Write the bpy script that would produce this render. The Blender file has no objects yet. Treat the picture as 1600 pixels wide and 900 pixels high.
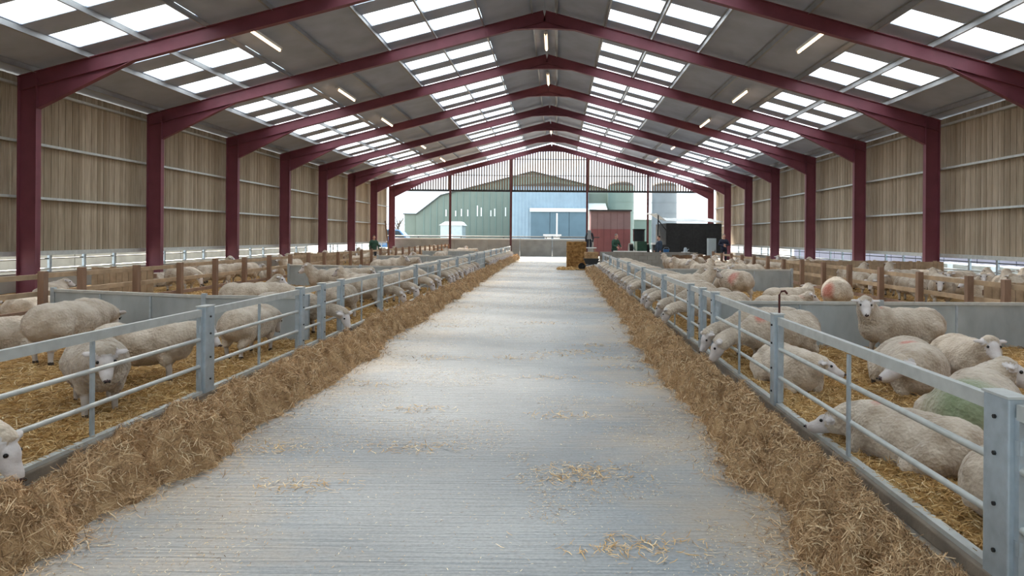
import bpy, bmesh, math, random
import numpy as np
from mathutils import Vector, Matrix, noise as mnoise

# ------------------------------------------------------------------ camera, sky, sun, exposure
random.seed(7)
RNG = np.random.default_rng(11)
SC = bpy.context.scene
COL = SC.collection
CAMH, FPX, VPX, VPY, ROLL = 1.75, 1100.0, 870.0, 370.0, math.radians(0.40)

cam_d = bpy.data.cameras.new('camera')
cam_d.sensor_width = 36.0
cam_d.lens = FPX / 1600 * 36.0
cam_d.shift_x = -(VPX - 800) / 1600
cam_d.shift_y = -(450 - VPY) / 1600
cam_d.clip_end = 600
cam = bpy.data.objects.new('camera', cam_d)
cam.location = (0, 0, CAMH)
cam.rotation_euler = (math.radians(90), -ROLL, 0)
COL.objects.link(cam)
SC.camera = cam

world = bpy.data.worlds.new('sky')
SC.world = world
world.use_nodes = True
bg = world.node_tree.nodes['Background']
bg.inputs[0].default_value = (0.76, 0.90, 1.0, 1)
bg.inputs[1].default_value = 1.9

sun_d = bpy.data.lights.new('sun_offscreen', 'SUN')
sun_d.energy = 11.5
sun_d.angle = math.radians(7)
sun_d.color = (1.0, 0.89, 0.74)
sun = bpy.data.objects.new('sun_offscreen', sun_d)
EL, AZ = math.radians(31), math.radians(13)
sdir = Vector((math.sin(AZ) * math.cos(EL), -math.cos(AZ) * math.cos(EL), -math.sin(EL)))
sun.rotation_euler = sdir.to_track_quat('-Z', 'Y').to_euler()
sun.location = (0, 30, 40)
COL.objects.link(sun)

SC.view_settings.view_transform = 'Standard'
SC.view_settings.look = 'None'
SC.view_settings.gamma = 1
SC.view_settings.use_curve_mapping = False
SC.view_settings.exposure = 0.66
try:
    SC.cycles.use_denoising = True
    SC.cycles.max_bounces = 8
    SC.cycles.diffuse_bounces = 5
    SC.cycles.glossy_bounces = 3
    SC.cycles.transparent_max_bounces = 12
    SC.cycles.sample_clamp_indirect = 6
except Exception:
    pass

# ------------------------------------------------------------------ pixel to place
def ray(px, py):
    du, dv = px - VPX, py - VPY
    u = du * math.cos(ROLL) + dv * math.sin(ROLL)
    v = -du * math.sin(ROLL) + dv * math.cos(ROLL)
    return u / FPX, -v / FPX

def on_ground(px, py, z=0.0):
    a, b = ray(px, py)
    y = (z - CAMH) / b
    return Vector((a * y, y, z))

def at_depth(px, py, y):
    a, b = ray(px, py)
    return Vector((a * y, y, CAMH + b * y))

# ------------------------------------------------------------------ materials
MATS = {}
def nodes(name):
    m = bpy.data.materials.new(name)
    m.use_nodes = True
    nt = m.node_tree
    b = nt.nodes['Principled BSDF']
    MATS[name] = m
    return m, nt, b

def N(nt, kind, **kw):
    n = nt.nodes.new(kind)
    for k, v in kw.items():
        setattr(n, k, v)
    return n

def ramp(nt, fac, stops):
    r = N(nt, 'ShaderNodeValToRGB')
    e = r.color_ramp.elements
    while len(e) > 1:
        e.remove(e[-1])
    e[0].position, e[0].color = stops[0][0], (*stops[0][1], 1)
    for p, c in stops[1:]:
        q = e.new(p); q.color = (*c, 1)
    nt.links.new(fac, r.inputs[0])
    return r.outputs[0]

def srgb(r, g, b):
    f = lambda c: (c / 255 / 12.92) if c / 255 <= .04045 else ((c / 255 + .055) / 1.055) ** 2.4
    return (f(r), f(g), f(b))

def simple(name, col, rough=.6, metal=0., var=.15, scale=3., bump=0., bscale=40., stretch=(1, 1, 1), spec=.4):
    m, nt, b = nodes(name)
    tc = N(nt, 'ShaderNodeTexCoord')
    mp = N(nt, 'ShaderNodeMapping')
    mp.inputs['Scale'].default_value = stretch
    nt.links.new(tc.outputs['Object'], mp.inputs[0])
    nz = N(nt, 'ShaderNodeTexNoise')
    nz.inputs['Scale'].default_value = scale
    nz.inputs['Detail'].default_value = 5
    nt.links.new(mp.outputs[0], nz.inputs['Vector'])
    lo = tuple(c * (1 - var) for c in col); hi = tuple(min(1, c * (1 + var)) for c in col)
    nt.links.new(ramp(nt, nz.outputs['Fac'], [(.3, lo), (.7, hi)]), b.inputs['Base Color'])
    b.inputs['Roughness'].default_value = rough
    b.inputs['Metallic'].default_value = metal
    b.inputs['Specular IOR Level'].default_value = spec
    if bump:
        n2 = N(nt, 'ShaderNodeTexNoise')
        n2.inputs['Scale'].default_value = bscale
        nt.links.new(mp.outputs[0], n2.inputs['Vector'])
        bp = N(nt, 'ShaderNodeBump')
        bp.inputs['Strength'].default_value = bump
        bp.inputs['Distance'].default_value = .02
        nt.links.new(n2.outputs['Fac'], bp.inputs['Height'])
        nt.links.new(bp.outputs[0], b.inputs['Normal'])
    return m

simple('maroon', srgb(120, 66, 78), .55, 0, .12, 2)
simple('maroon_dark', srgb(84, 44, 46), .6, 0, .15, 2)
simple('galv', srgb(176, 188, 196), .48, .35, .14, 9, .08, 30)
simple('galv_sheet', srgb(166, 174, 176), .6, .15, .2, 2.6, .15, 8, (1, 1, .5))
simple('galv_rail', srgb(196, 200, 198), .42, .3, .1, 9)
simple('roof_sheet', srgb(170, 178, 194), .9, 0, .1, 1.2, .1, 20)
simple('purlin', srgb(158, 160, 162), .45, .4, .1, 4)
simple('timber', srgb(138, 112, 94), .85, 0, .22, 5, .25, 30, (1, 1, .3))
simple('timber_pale', srgb(172, 150, 124), .85, 0, .2, 5, .2, 30)
simple('timber_old', srgb(120, 96, 76), .9, 0, .2, 4, .2, 25)
simple('wall_concrete', srgb(150, 148, 142), .9, 0, .15, 1.6, .2, 18)
simple('kerb_concrete', srgb(128, 118, 106), .9, 0, .25, 4, .3, 30)
simple('yard', srgb(176, 172, 164), .85, 0, .12, .4, .2, 12)
simple('green_clad', srgb(112, 122, 112), .6, 0, .06, .5)
simple('green_silo', srgb(108, 124, 116), .5, 0, .06, .6)
simple('grey_silo', srgb(112, 118, 122), .5, 0, .08, .8)
simple('blue_clad', srgb(130, 150, 164), .55, 0, .08, .8)
simple('blue_door', srgb(84, 106, 118), .6, 0, .08, .8)
simple('white_paint', srgb(226, 228, 226), .5, 0, .05, 2)
simple('dark_roof', srgb(70, 74, 72), .7, 0, .12, 1)
simple('brown_block', srgb(132, 102, 84), .85, 0, .1, 1)
simple('box_upper', srgb(112, 90, 90), .6, 0, .1, 1)
simple('box_lower', srgb(108, 62, 62), .6, 0, .15, 1)
simple('dark_metal', srgb(46, 46, 46), .5, .2, .15, 6)
simple('dark_side', srgb(52, 52, 52), .85, 0, .25, 6, .3, 20)
simple('sheeting', srgb(236, 240, 240), .45, 0, .04, 3)
simple('rust', srgb(86, 44, 40), .7, .3, .2, 12)
simple('car_blue', srgb(92, 130, 170), .25, .3, .05, 2)
simple('car_white', srgb(225, 230, 234), .25, 0, .03, 2)
simple('glass_dark', srgb(40, 52, 58), .1, 0, .05, 2)
simple('tyre', srgb(28, 28, 28), .8, 0, .1, 6)
simple('skin', srgb(206, 158, 138), .6, 0, .08, 8)
simple('hair_grey', srgb(120, 112, 104), .8, 0, .15, 20)
simple('hair_dark', srgb(62, 48, 40), .8, 0, .15, 20)
simple('green_jacket', srgb(52, 84, 70), .8, 0, .15, 5, .2, 15)
simple('navy_jacket', srgb(44, 48, 66), .8, 0, .15, 5, .2, 15)
simple('blue_jacket', srgb(52, 66, 84), .8, 0, .15, 5, .2, 15)
simple('trousers', srgb(48, 52, 60), .85, 0, .15, 6)
simple('boot', srgb(34, 40, 34), .6, 0, .1, 6)
simple('grey_cloth', srgb(150, 152, 152), .9, 0, .1, 6)
simple('blue_plastic', srgb(44, 104, 160), .4, 0, .06, 4)
simple('cabinet_paint', srgb(176, 186, 188), .5, 0, .06, 2)
simple('bark', srgb(96, 88, 80), .9, 0, .2, 6)
simple('slate_wall', srgb(88, 96, 122), .7, 0, .1, .8)
simple('face_hair', srgb(206, 200, 198), .85, 0, .12, 9, .2, 60)
simple('leg_hair', srgb(190, 182, 174), .85, 0, .12, 14)
simple('hoof', srgb(58, 50, 44), .6, 0, .1, 10)
simple('nose', srgb(92, 72, 72), .6, 0, .15, 20)
simple('eye', srgb(20, 16, 14), .15, 0, .05, 2)
simple('ear_inner', srgb(214, 178, 172), .8, 0, .06, 10)

def m_wool():
    m, nt, b = nodes('wool')
    tc = N(nt, 'ShaderNodeTexCoord')
    n1 = N(nt, 'ShaderNodeTexNoise'); n1.inputs['Scale'].default_value = 5; n1.inputs['Detail'].default_value = 6
    n2 = N(nt, 'ShaderNodeTexNoise'); n2.inputs['Scale'].default_value = 46; n2.inputs['Detail'].default_value = 4
    n3 = N(nt, 'ShaderNodeTexVoronoi'); n3.inputs['Scale'].default_value = 34
    for n in (n1, n2, n3):
        nt.links.new(tc.outputs['Object'], n.inputs['Vector'])
    c = ramp(nt, n1.outputs['Fac'], [(.28, srgb(160, 142, 122)), (.5, srgb(194, 180, 162)), (.75, srgb(214, 202, 186))])
    oi = N(nt, 'ShaderNodeObjectInfo')
    hs = N(nt, 'ShaderNodeHueSaturation')
    mr = N(nt, 'ShaderNodeMapRange')
    mr.inputs['To Min'].default_value = .84; mr.inputs['To Max'].default_value = 1.1
    nt.links.new(oi.outputs['Random'], mr.inputs[0])
    nt.links.new(mr.outputs[0], hs.inputs['Value'])
    nt.links.new(c, hs.inputs['Color'])
    # raddle / stock-marker paint: a sprayed blot at the place and colour each sheep carries
    ap = N(nt, 'ShaderNodeAttribute', attribute_type='OBJECT', attribute_name='mark_pos')
    ar = N(nt, 'ShaderNodeAttribute', attribute_type='OBJECT', attribute_name='mark_rad')
    ac = N(nt, 'ShaderNodeAttribute', attribute_type='OBJECT', attribute_name='mark_col')
    dist = N(nt, 'ShaderNodeVectorMath', operation='DISTANCE')
    nt.links.new(tc.outputs['Object'], dist.inputs[0]); nt.links.new(ap.outputs['Vector'], dist.inputs[1])
    ad = N(nt, 'ShaderNodeMath', operation='MULTIPLY_ADD'); ad.inputs[1].default_value = .12; ad.inputs[2].default_value = -.06
    nt.links.new(n1.outputs['Fac'], ad.inputs[0])
    a2 = N(nt, 'ShaderNodeMath', operation='ADD')
    nt.links.new(dist.outputs['Value'], a2.inputs[0]); nt.links.new(ad.outputs[0], a2.inputs[1])
    dv = N(nt, 'ShaderNodeMath', operation='DIVIDE')
    nt.links.new(a2.outputs[0], dv.inputs[0]); nt.links.new(ar.outputs['Fac'], dv.inputs[1])
    mk = N(nt, 'ShaderNodeMapRange')
    mk.inputs['From Min'].default_value = .45; mk.inputs['From Max'].default_value = 1.0
    mk.inputs['To Min'].default_value = .7; mk.inputs['To Max'].default_value = 0
    nt.links.new(dv.outputs[0], mk.inputs[0])
    gt = N(nt, 'ShaderNodeMath', operation='GREATER_THAN'); gt.inputs[1].default_value = .01
    nt.links.new(ar.outputs['Fac'], gt.inputs[0])
    mm = N(nt, 'ShaderNodeMath', operation='MULTIPLY')
    nt.links.new(mk.outputs[0], mm.inputs[0]); nt.links.new(gt.outputs[0], mm.inputs[1])
    mx = N(nt, 'ShaderNodeMix', data_type='RGBA')
    nt.links.new(mm.outputs[0], mx.inputs['Factor'])
    nt.links.new(hs.outputs[0], mx.inputs['A']); nt.links.new(ac.outputs['Color'], mx.inputs['B'])
    nt.links.new(mx.outputs['Result'], b.inputs['Base Color'])
    b.inputs['Roughness'].default_value = .95
    b.inputs['Specular IOR Level'].default_value = .1
    b.inputs['Sheen Weight'].default_value = .3
    b.inputs['Sheen Roughness'].default_value = .5
    mu = N(nt, 'ShaderNodeMath', operation='ADD')
    nt.links.new(n2.outputs['Fac'], mu.inputs[0]); nt.links.new(n3.outputs['Distance'], mu.inputs[1])
    bp = N(nt, 'ShaderNodeBump'); bp.inputs['Strength'].default_value = .55; bp.inputs['Distance'].default_value = .02
    nt.links.new(mu.outputs[0], bp.inputs['Height']); nt.links.new(bp.outputs[0], b.inputs['Normal'])
m_wool()

CX_FLOOR = .18      # floor origin x = -0.50, middle of the passage x = -0.68
def m_concrete():
    m, nt, b = nodes('passage_concrete')
    tc = N(nt, 'ShaderNodeTexCoord')
    big = N(nt, 'ShaderNodeTexNoise'); big.inputs['Scale'].default_value = .55; big.inputs['Detail'].default_value = 6
    fine = N(nt, 'ShaderNodeTexNoise'); fine.inputs['Scale'].default_value = 30; fine.inputs['Detail'].default_value = 6
    mp = N(nt, 'ShaderNodeMapping'); mp.inputs['Scale'].default_value = (1.2, 34, 1)   # tamping ridges across the passage
    line = N(nt, 'ShaderNodeTexNoise'); line.inputs['Scale'].default_value = 1.0; line.inputs['Detail'].default_value = 3
    nt.links.new(tc.outputs['Object'], mp.inputs[0]); nt.links.new(mp.outputs[0], line.inputs['Vector'])
    for n in (big, fine):
        nt.links.new(tc.outputs['Object'], n.inputs['Vector'])
    c0 = ramp(nt, big.outputs['Fac'], [(.3, srgb(118, 126, 132)), (.7, srgb(140, 148, 153))])
    grain = N(nt, 'ShaderNodeTexNoise'); grain.inputs['Scale'].default_value = 47; grain.inputs['Detail'].default_value = 5
    gm = N(nt, 'ShaderNodeMapping'); gm.inputs['Location'].default_value = (13.7, 5.1, 2.3)
    nt.links.new(tc.outputs['Object'], gm.inputs[0]); nt.links.new(gm.outputs[0], grain.inputs['Vector'])
    c1 = ramp(nt, grain.outputs['Fac'], [(.35, (.72, .72, .72)), (.6, (1, 1, 1))])
    m1 = N(nt, 'ShaderNodeMix', data_type='RGBA', blend_type='MULTIPLY'); m1.inputs['Factor'].default_value = .6
    nt.links.new(c0, m1.inputs['A']); nt.links.new(c1, m1.inputs['B'])
    # trodden-in straw dust, heavier towards the hay rows
    sx = N(nt, 'ShaderNodeSeparateXYZ'); nt.links.new(tc.outputs['Object'], sx.inputs[0])
    off = N(nt, 'ShaderNodeMath', operation='ADD'); off.inputs[1].default_value = CX_FLOOR
    nt.links.new(sx.outputs['X'], off.inputs[0])
    ab = N(nt, 'ShaderNodeMath', operation='ABSOLUTE'); nt.links.new(off.outputs[0], ab.inputs[0])
    ed = N(nt, 'ShaderNodeMapRange'); ed.inputs['From Min'].default_value = .7; ed.inputs['From Max'].default_value = 2.1
    ed.inputs['To Min'].default_value = -.10; ed.inputs['To Max'].default_value = .22
    nt.links.new(ab.outputs[0], ed.inputs[0])
    dn = N(nt, 'ShaderNodeTexNoise'); dn.inputs['Scale'].default_value = .8; dn.inputs['Detail'].default_value = 8
    dn.inputs['Roughness'].default_value = .65
    mp2 = N(nt, 'ShaderNodeMapping'); mp2.inputs['Scale'].default_value = (.7, 1.2, 1); mp2.inputs['Location'].default_value = (3.1, 1.7, 0)
    nt.links.new(tc.outputs['Object'], mp2.inputs[0]); nt.links.new(mp2.outputs[0], dn.inputs['Vector'])
    sm = N(nt, 'ShaderNodeMath', operation='ADD'); nt.links.new(ed.outputs[0], sm.inputs[0]); nt.links.new(dn.outputs['Fac'], sm.inputs[1])
    mk = N(nt, 'ShaderNodeMapRange'); mk.inputs['From Min'].default_value = .5; mk.inputs['From Max'].default_value = .8
    mk.inputs['To Min'].default_value = 0; mk.inputs['To Max'].default_value = .38
    nt.links.new(sm.outputs[0], mk.inputs[0])
    m3 = N(nt, 'ShaderNodeMix', data_type='RGBA'); nt.links.new(mk.outputs[0], m3.inputs['Factor'])
    nt.links.new(m1.outputs['Result'], m3.inputs['A']); m3.inputs['B'].default_value = (*srgb(196, 168, 128), 1)
    nt.links.new(m3.outputs['Result'], b.inputs['Base Color'])
    b.inputs['Roughness'].default_value = .66
    b.inputs['Specular IOR Level'].default_value = .32
    ad = N(nt, 'ShaderNodeMath', operation='MULTIPLY_ADD'); ad.inputs[1].default_value = .3
    nt.links.new(fine.outputs['Fac'], ad.inputs[0]); nt.links.new(line.outputs['Fac'], ad.inputs[2])
    bp = N(nt, 'ShaderNodeBump'); bp.inputs['Strength'].default_value = .8; bp.inputs['Distance'].default_value = .02
    nt.links.new(ad.outputs[0], bp.inputs['Height']); nt.links.new(bp.outputs[0], b.inputs['Normal'])
m_concrete()

def m_boards():
    m, nt, b = nodes('boarding')
    tc = N(nt, 'ShaderNodeTexCoord')
    geo = N(nt, 'ShaderNodeNewGeometry')
    c = ramp(nt, geo.outputs['Random Per Island'], [(0, srgb(158, 144, 124)), (.5, srgb(176, 162, 142)), (1, srgb(192, 178, 158))])
    mp = N(nt, 'ShaderNodeMapping'); mp.inputs['Scale'].default_value = (14, 14, .9)
    nt.links.new(tc.outputs['Object'], mp.inputs[0])
    nz = N(nt, 'ShaderNodeTexNoise'); nz.inputs['Scale'].default_value = 1.5; nz.inputs['Detail'].default_value = 6
    nt.links.new(mp.outputs[0], nz.inputs['Vector'])
    g = ramp(nt, nz.outputs['Fac'], [(.3, (.62, .6, .58)), (.62, (1, 1, 1))])
    mx = N(nt, 'ShaderNodeMix', data_type='RGBA', blend_type='MULTIPLY'); mx.inputs['Factor'].default_value = .8
    nt.links.new(c, mx.inputs['A']); nt.links.new(g, mx.inputs['B'])
    nt.links.new(mx.outputs['Result'], b.inputs['Base Color'])
    b.inputs['Roughness'].default_value = .9
    b.inputs['Specular IOR Level'].default_value = .2
m_boards()

def m_strand(name, stops):
    m, nt, b = nodes(name)
    geo = N(nt, 'ShaderNodeNewGeometry')
    nt.links.new(ramp(nt, geo.outputs['Random Per Island'], stops), b.inputs['Base Color'])
    b.inputs['Roughness'].default_value = .8
    b.inputs['Specular IOR Level'].default_value = .25
m_strand('hay_strand', [(0, srgb(122, 96, 70)), (.4, srgb(174, 142, 106)), (.75, srgb(206, 174, 134)), (1, srgb(232, 212, 176))])
m_strand('straw_strand', [(0, srgb(150, 116, 72)), (.4, srgb(198, 162, 106)), (.8, srgb(220, 188, 134)), (1, srgb(244, 226, 186))])

def m_ground_cover(name, stops, scale=9, bump=.9, bd=.05):
    m, nt, b = nodes(name)
    tc = N(nt, 'ShaderNodeTexCoord')
    n1 = N(nt, 'ShaderNodeTexNoise'); n1.inputs['Scale'].default_value = scale; n1.inputs['Detail'].default_value = 9
    n1.inputs['Roughness'].default_value = .7
    n2 = N(nt, 'ShaderNodeTexNoise'); n2.inputs['Scale'].default_value = 60; n2.inputs['Detail'].default_value = 4
    for n in (n1, n2):
        nt.links.new(tc.outputs['Object'], n.inputs['Vector'])
    cm = N(nt, 'ShaderNodeMapping'); cm.inputs['Location'].default_value = (31.3, 17.9, 8.7)
    n3 = N(nt, 'ShaderNodeTexNoise'); n3.inputs['Scale'].default_value = scale * .83; n3.inputs['Detail'].default_value = 8
    nt.links.new(tc.outputs['Object'], cm.inputs[0]); nt.links.new(cm.outputs[0], n3.inputs['Vector'])
    nt.links.new(ramp(nt, n3.outputs['Fac'], stops), b.inputs['Base Color'])
    b.inputs['Roughness'].default_value = .95
    b.inputs['Specular IOR Level'].default_value = .1
    ad = N(nt, 'ShaderNodeMath', operation='ADD')
    nt.links.new(n1.outputs['Fac'], ad.inputs[0]); nt.links.new(n2.outputs['Fac'], ad.inputs[1])
    bp = N(nt, 'ShaderNodeBump'); bp.inputs['Strength'].default_value = bump; bp.inputs['Distance'].default_value = bd
    nt.links.new(ad.outputs[0], bp.inputs['Height']); nt.links.new(bp.outputs[0], b.inputs['Normal'])
m_strand('chaff', [(0, srgb(92, 68, 44)), (.22, srgb(150, 118, 80)), (.3, srgb(190, 160, 116)), (.6, srgb(208, 184, 144)), (1, srgb(242, 230, 204))])
m_ground_cover('hay_heap', [(.3, srgb(150, 118, 84)), (.5, srgb(192, 156, 116)), (.7, srgb(216, 182, 140))])
m_ground_cover('straw_bed', [(.3, srgb(132, 104, 70)), (.5, srgb(180, 146, 100)), (.72, srgb(208, 174, 124))], 6)
m_ground_cover('bale_straw', [(.3, srgb(124, 92, 56)), (.5, srgb(168, 128, 78)), (.72, srgb(196, 156, 100))], 10)

def m_skylight():
    m, nt, b = nodes('skylight')
    out = nt.nodes['Material Output']
    nt.nodes.remove(b)
    tr = N(nt, 'ShaderNodeBsdfTransparent'); tr.inputs[0].default_value = (.97, .98, 1, 1)
    tl = N(nt, 'ShaderNodeBsdfTranslucent')
    tc = N(nt, 'ShaderNodeTexCoord')
    nz = N(nt, 'ShaderNodeTexNoise'); nz.inputs['Scale'].default_value = 1.5
    nt.links.new(tc.outputs['Object'], nz.inputs['Vector'])
    nt.links.new(ramp(nt, nz.outputs['Fac'], [(.3, (.86, .88, .9)), (.7, (.95, .96, .97))]), tl.inputs[0])
    mx = N(nt, 'ShaderNodeMixShader'); mx.inputs[0].default_value = .4
    nt.links.new(tr.outputs[0], mx.inputs[1]); nt.links.new(tl.outputs[0], mx.inputs[2])
    nt.links.new(mx.outputs[0], out.inputs[0])
m_skylight()

def m_emit(name, col, s):
    m, nt, b = nodes(name)
    tc = N(nt, 'ShaderNodeTexCoord')
    nz = N(nt, 'ShaderNodeTexNoise'); nz.inputs['Scale'].default_value = 3
    nt.links.new(tc.outputs['Object'], nz.inputs['Vector'])
    nt.links.new(ramp(nt, nz.outputs['Fac'], [(.3, tuple(c * .95 for c in col)), (.7, col)]), b.inputs['Emission Color'])
    b.inputs['Emission Strength'].default_value = s
    b.inputs['Base Color'].default_value = (*col, 1)
m_emit('lamp_tube', (1.0, .66, .40), 4.0)

# ------------------------------------------------------------------ building helpers
def tag(o, label=None, cat=None, group=None, kind=None):
    if label: o['label'] = label
    if cat: o['category'] = cat
    if group: o['group'] = group
    if kind: o['kind'] = kind
    return o

def wloc(o):
    v = Vector((0, 0, 0))
    while o is not None:
        v += o.location; o = o.parent
    return v

def empty(name, loc, label=None, cat=None, group=None, kind=None, rz=0.):
    o = bpy.data.objects.new(name, None)
    o.location = loc
    o.rotation_euler = (0, 0, rz)
    o.empty_display_size = .2
    COL.objects.link(o)
    return tag(o, label, cat, group, kind)

def link(name, me, parent=None, loc=(0, 0, 0)):
    o = bpy.data.objects.new(name, me)
    COL.objects.link(o)
    o.parent = parent
    o.location = loc
    return o

class MB:
    """collects shapes given in world coordinates"""
    def __init__(s):
        s.v = []; s.f = []; s.mi = []; s.sm = []
    def add(s, vs, fs, mi=0, smooth=False):
        o = len(s.v)
        s.v += [tuple(v) for v in vs]
        for f in fs:
            s.f.append(tuple(i + o for i in f)); s.mi.append(mi); s.sm.append(smooth)
        return s
    def box(s, a, b, mi=0):
        x0, y0, z0 = a; x1, y1, z1 = b
        return s.add([(x0, y0, z0), (x1, y0, z0), (x1, y1, z0), (x0, y1, z0), (x0, y0, z1), (x1, y0, z1), (x1, y1, z1), (x0, y1, z1)],
                     [(0, 3, 2, 1), (4, 5, 6, 7), (0, 1, 5, 4), (1, 2, 6, 5), (2, 3, 7, 6), (3, 0, 4, 7)], mi)
    def bar(s, p, q, w, h, mi=0, up=(0, 0, 1)):
        p, q = Vector(p), Vector(q)
        d = (q - p).normalized(); up = Vector(up)
        if abs(d.dot(up)) > .99: up = Vector((0, 1, 0))
        sx = d.cross(up).normalized() * w / 2; uz = sx.cross(d).normalized() * h / 2
        vs = [e + a * sx + b * uz for e in (p, q) for a, b in ((-1, -1), (1, -1), (1, 1), (-1, 1))]
        return s.add(vs, [(0, 1, 2, 3), (7, 6, 5, 4), (0, 4, 5, 1), (1, 5, 6, 2), (2, 6, 7, 3), (3, 7, 4, 0)], mi)
    def tube(s, pts, r, n=10, mi=0, r2=None):
        pts = [Vector(p) for p in pts]
        rings = []
        for i, p in enumerate(pts):
            d = (pts[min(i + 1, len(pts) - 1)] - pts[max(i - 1, 0)]).normalized()
            a = Vector((0, 0, 1)) if abs(d.z) < .9 else Vector((1, 0, 0))
            sx = d.cross(a).normalized(); uz = sx.cross(d)
            rr = r if r2 is None else r + (r2 - r) * i / (len(pts) - 1)
            rings.append([p + (sx * math.cos(t) + uz * math.sin(t)) * rr for t in [2 * math.pi * k / n for k in range(n)]])
        vs = [v for g in rings for v in g]
        fs = []
        for i in range(len(pts) - 1):
            for k in range(n):
                fs.append((i * n + k, i * n + (k + 1) % n, (i + 1) * n + (k + 1) % n, (i + 1) * n + k))
        s.add(vs, fs, mi, True)
        s.add(rings[0], [tuple(range(n))[::-1]], mi); s.add(rings[-1], [tuple(range(n))], mi)
        return s
    def prism(s, prof, axis, a, b, mi=0):
        """prof: 2d polygon in the two other axes, extruded on axis (0,1,2) from a to b"""
        def P(u, v, w):
            return [(w, u, v), (u, w, v), (u, v, w)][axis]
        n = len(prof)
        vs = [P(u, v, a) for u, v in prof] + [P(u, v, b) for u, v in prof]
        fs = [tuple(range(n))[::-1], tuple(range(n, 2 * n))] + [(i, (i + 1) % n, n + (i + 1) % n, n + i) for i in range(n)]
        return s.add(vs, fs, mi)
    def mesh(s, name, mats, off=(0, 0, 0)):
        me = bpy.data.meshes.new(name)
        ox, oy, oz = off
        me.from_pydata([(x - ox, y - oy, z - oz) for x, y, z in s.v], [], s.f)
        for m in (mats if isinstance(mats, (list, tuple)) else [mats]):
            me.materials.append(MATS[m])
        me.polygons.foreach_set('material_index', s.mi)
        me.polygons.foreach_set('use_smooth', s.sm)
        bm = bmesh.new(); bm.from_mesh(me)
        bmesh.ops.recalc_face_normals(bm, faces=bm.faces)
        bm.to_mesh(me); bm.free()
        me.update()
        return me
    def build(s, name, mats, parent=None, local=False):
        if parent is not None:
            return link(name, s.mesh(name, mats, (0, 0, 0) if local else wloc(parent)), parent)
        xs, ys, zs = zip(*s.v)
        base = ((min(xs) + max(xs)) / 2, (min(ys) + max(ys)) / 2, min(zs))
        return link(name, s.mesh(name, mats, base), None, base)

def bevel(o, w=.01, seg=2):
    m = o.modifiers.new('bevel', 'BEVEL'); m.width = w; m.segments = seg; m.limit_method = 'ANGLE'
    return o

def copy_tree(o, parent=None):
    c = o.copy(); COL.objects.link(c); c.parent = parent
    for ch in o.children:
        copy_tree(ch, c)
    return c

ORD = ['first', 'second', 'third', 'fourth', 'fifth', 'sixth', 'seventh', 'eighth', 'ninth', 'tenth', 'eleventh', 'twelfth',
       'thirteenth', 'fourteenth', 'fifteenth', 'sixteenth', 'seventeenth', 'eighteenth', 'nineteenth', 'twentieth']
SIDE = {-1: 'side opposite the dark trailer', 1: 'side of the dark trailer'}

# ------------------------------------------------------------------ the shed: measurements
CX = -0.5                      # ridge line
HALF = 13.8                    # ridge to inner face of a column
BAY = 6.1
Y0 = 19.4
FR = [Y0 + BAY * k for k in range(-4, 8)]     # portal frames
YEND = FR[-1]
YBACK = FR[0]
SL = .27
def z_raf(x): return 9.53 - SL * abs(x - CX)          # underside of the rafters
def z_roof(x): return 10.1 - SL * abs(x - CX)        # underside of the roof sheets
FL, FRX = -3.72, 2.22          # fence lines
TL, TR = -8.9, 7.5             # timber fences

# floor and ground
fl = tag(MB().box((-14.6, YBACK - 1, -.3), (13.8 - .2, YEND + 1.2, 0)).build('floor', 'passage_concrete'), kind='structure')
gd = MB().box((-160, YBACK - 40, -.5), (-14.6, 260, -.06)).box((13.6, YBACK - 40, -.5), (160, 260, -.06)) \
    .box((-14.6, YEND + 1.2, -.5), (13.6, 260, -.06)).box((-14.6, YBACK - 40, -.5), (13.6, YBACK - 1, -.06)).build('ground', 'yard')
tag(gd, kind='structure')

# roof
STRIPS = [(2.2, 3.9), (3.9, 5.6), (9.2, 10.8), (10.8, 12.4)]
ceil_o = empty('ceiling', (CX, (YBACK + YEND) / 2, 6.0), kind='structure')
T = .05
def slope_box(mb, sgn, a, b, y0, y1, t=T, lift=0., mi=0):
    xa, xb = CX + sgn * a, CX + sgn * b
    za, zb = z_roof(xa) + lift, z_roof(xb) + lift
    vs = [(xa, y0, za), (xb, y0, zb), (xb, y1, zb), (xa, y1, za), (xa, y0, za + t), (xb, y0, zb + t), (xb, y1, zb + t), (xa, y1, za + t)]
    mb.add(vs, [(0, 3, 2, 1), (4, 5, 6, 7), (0, 1, 5, 4), (1, 2, 6, 5), (2, 3, 7, 6), (3, 0, 4, 7)], mi)
PAN = []
for k in range(len(FR) - 1):
    for j in range(3):
        a = FR[k] + .42 + BAY / 3 * j
        PAN.append((a, a + 1.15))
for sgn in (-1, 1):
    mb = MB()
    for a, b in ((0, 2.2), (5.6, 9.2), (12.4, 15.1)):
        slope_box(mb, sgn, a, b, YBACK - .6, YEND + .35)
    for a, b in ((2.2, 5.6), (9.2, 12.4)):
        ys = [YBACK - .6] + [v for p in PAN for v in p] + [YEND + .35]
        for i in range(0, len(ys), 2):
            slope_box(mb, sgn, a, b, ys[i], ys[i + 1])
    mb.build('roof_sheet', 'roof_sheet', ceil_o)
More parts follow.
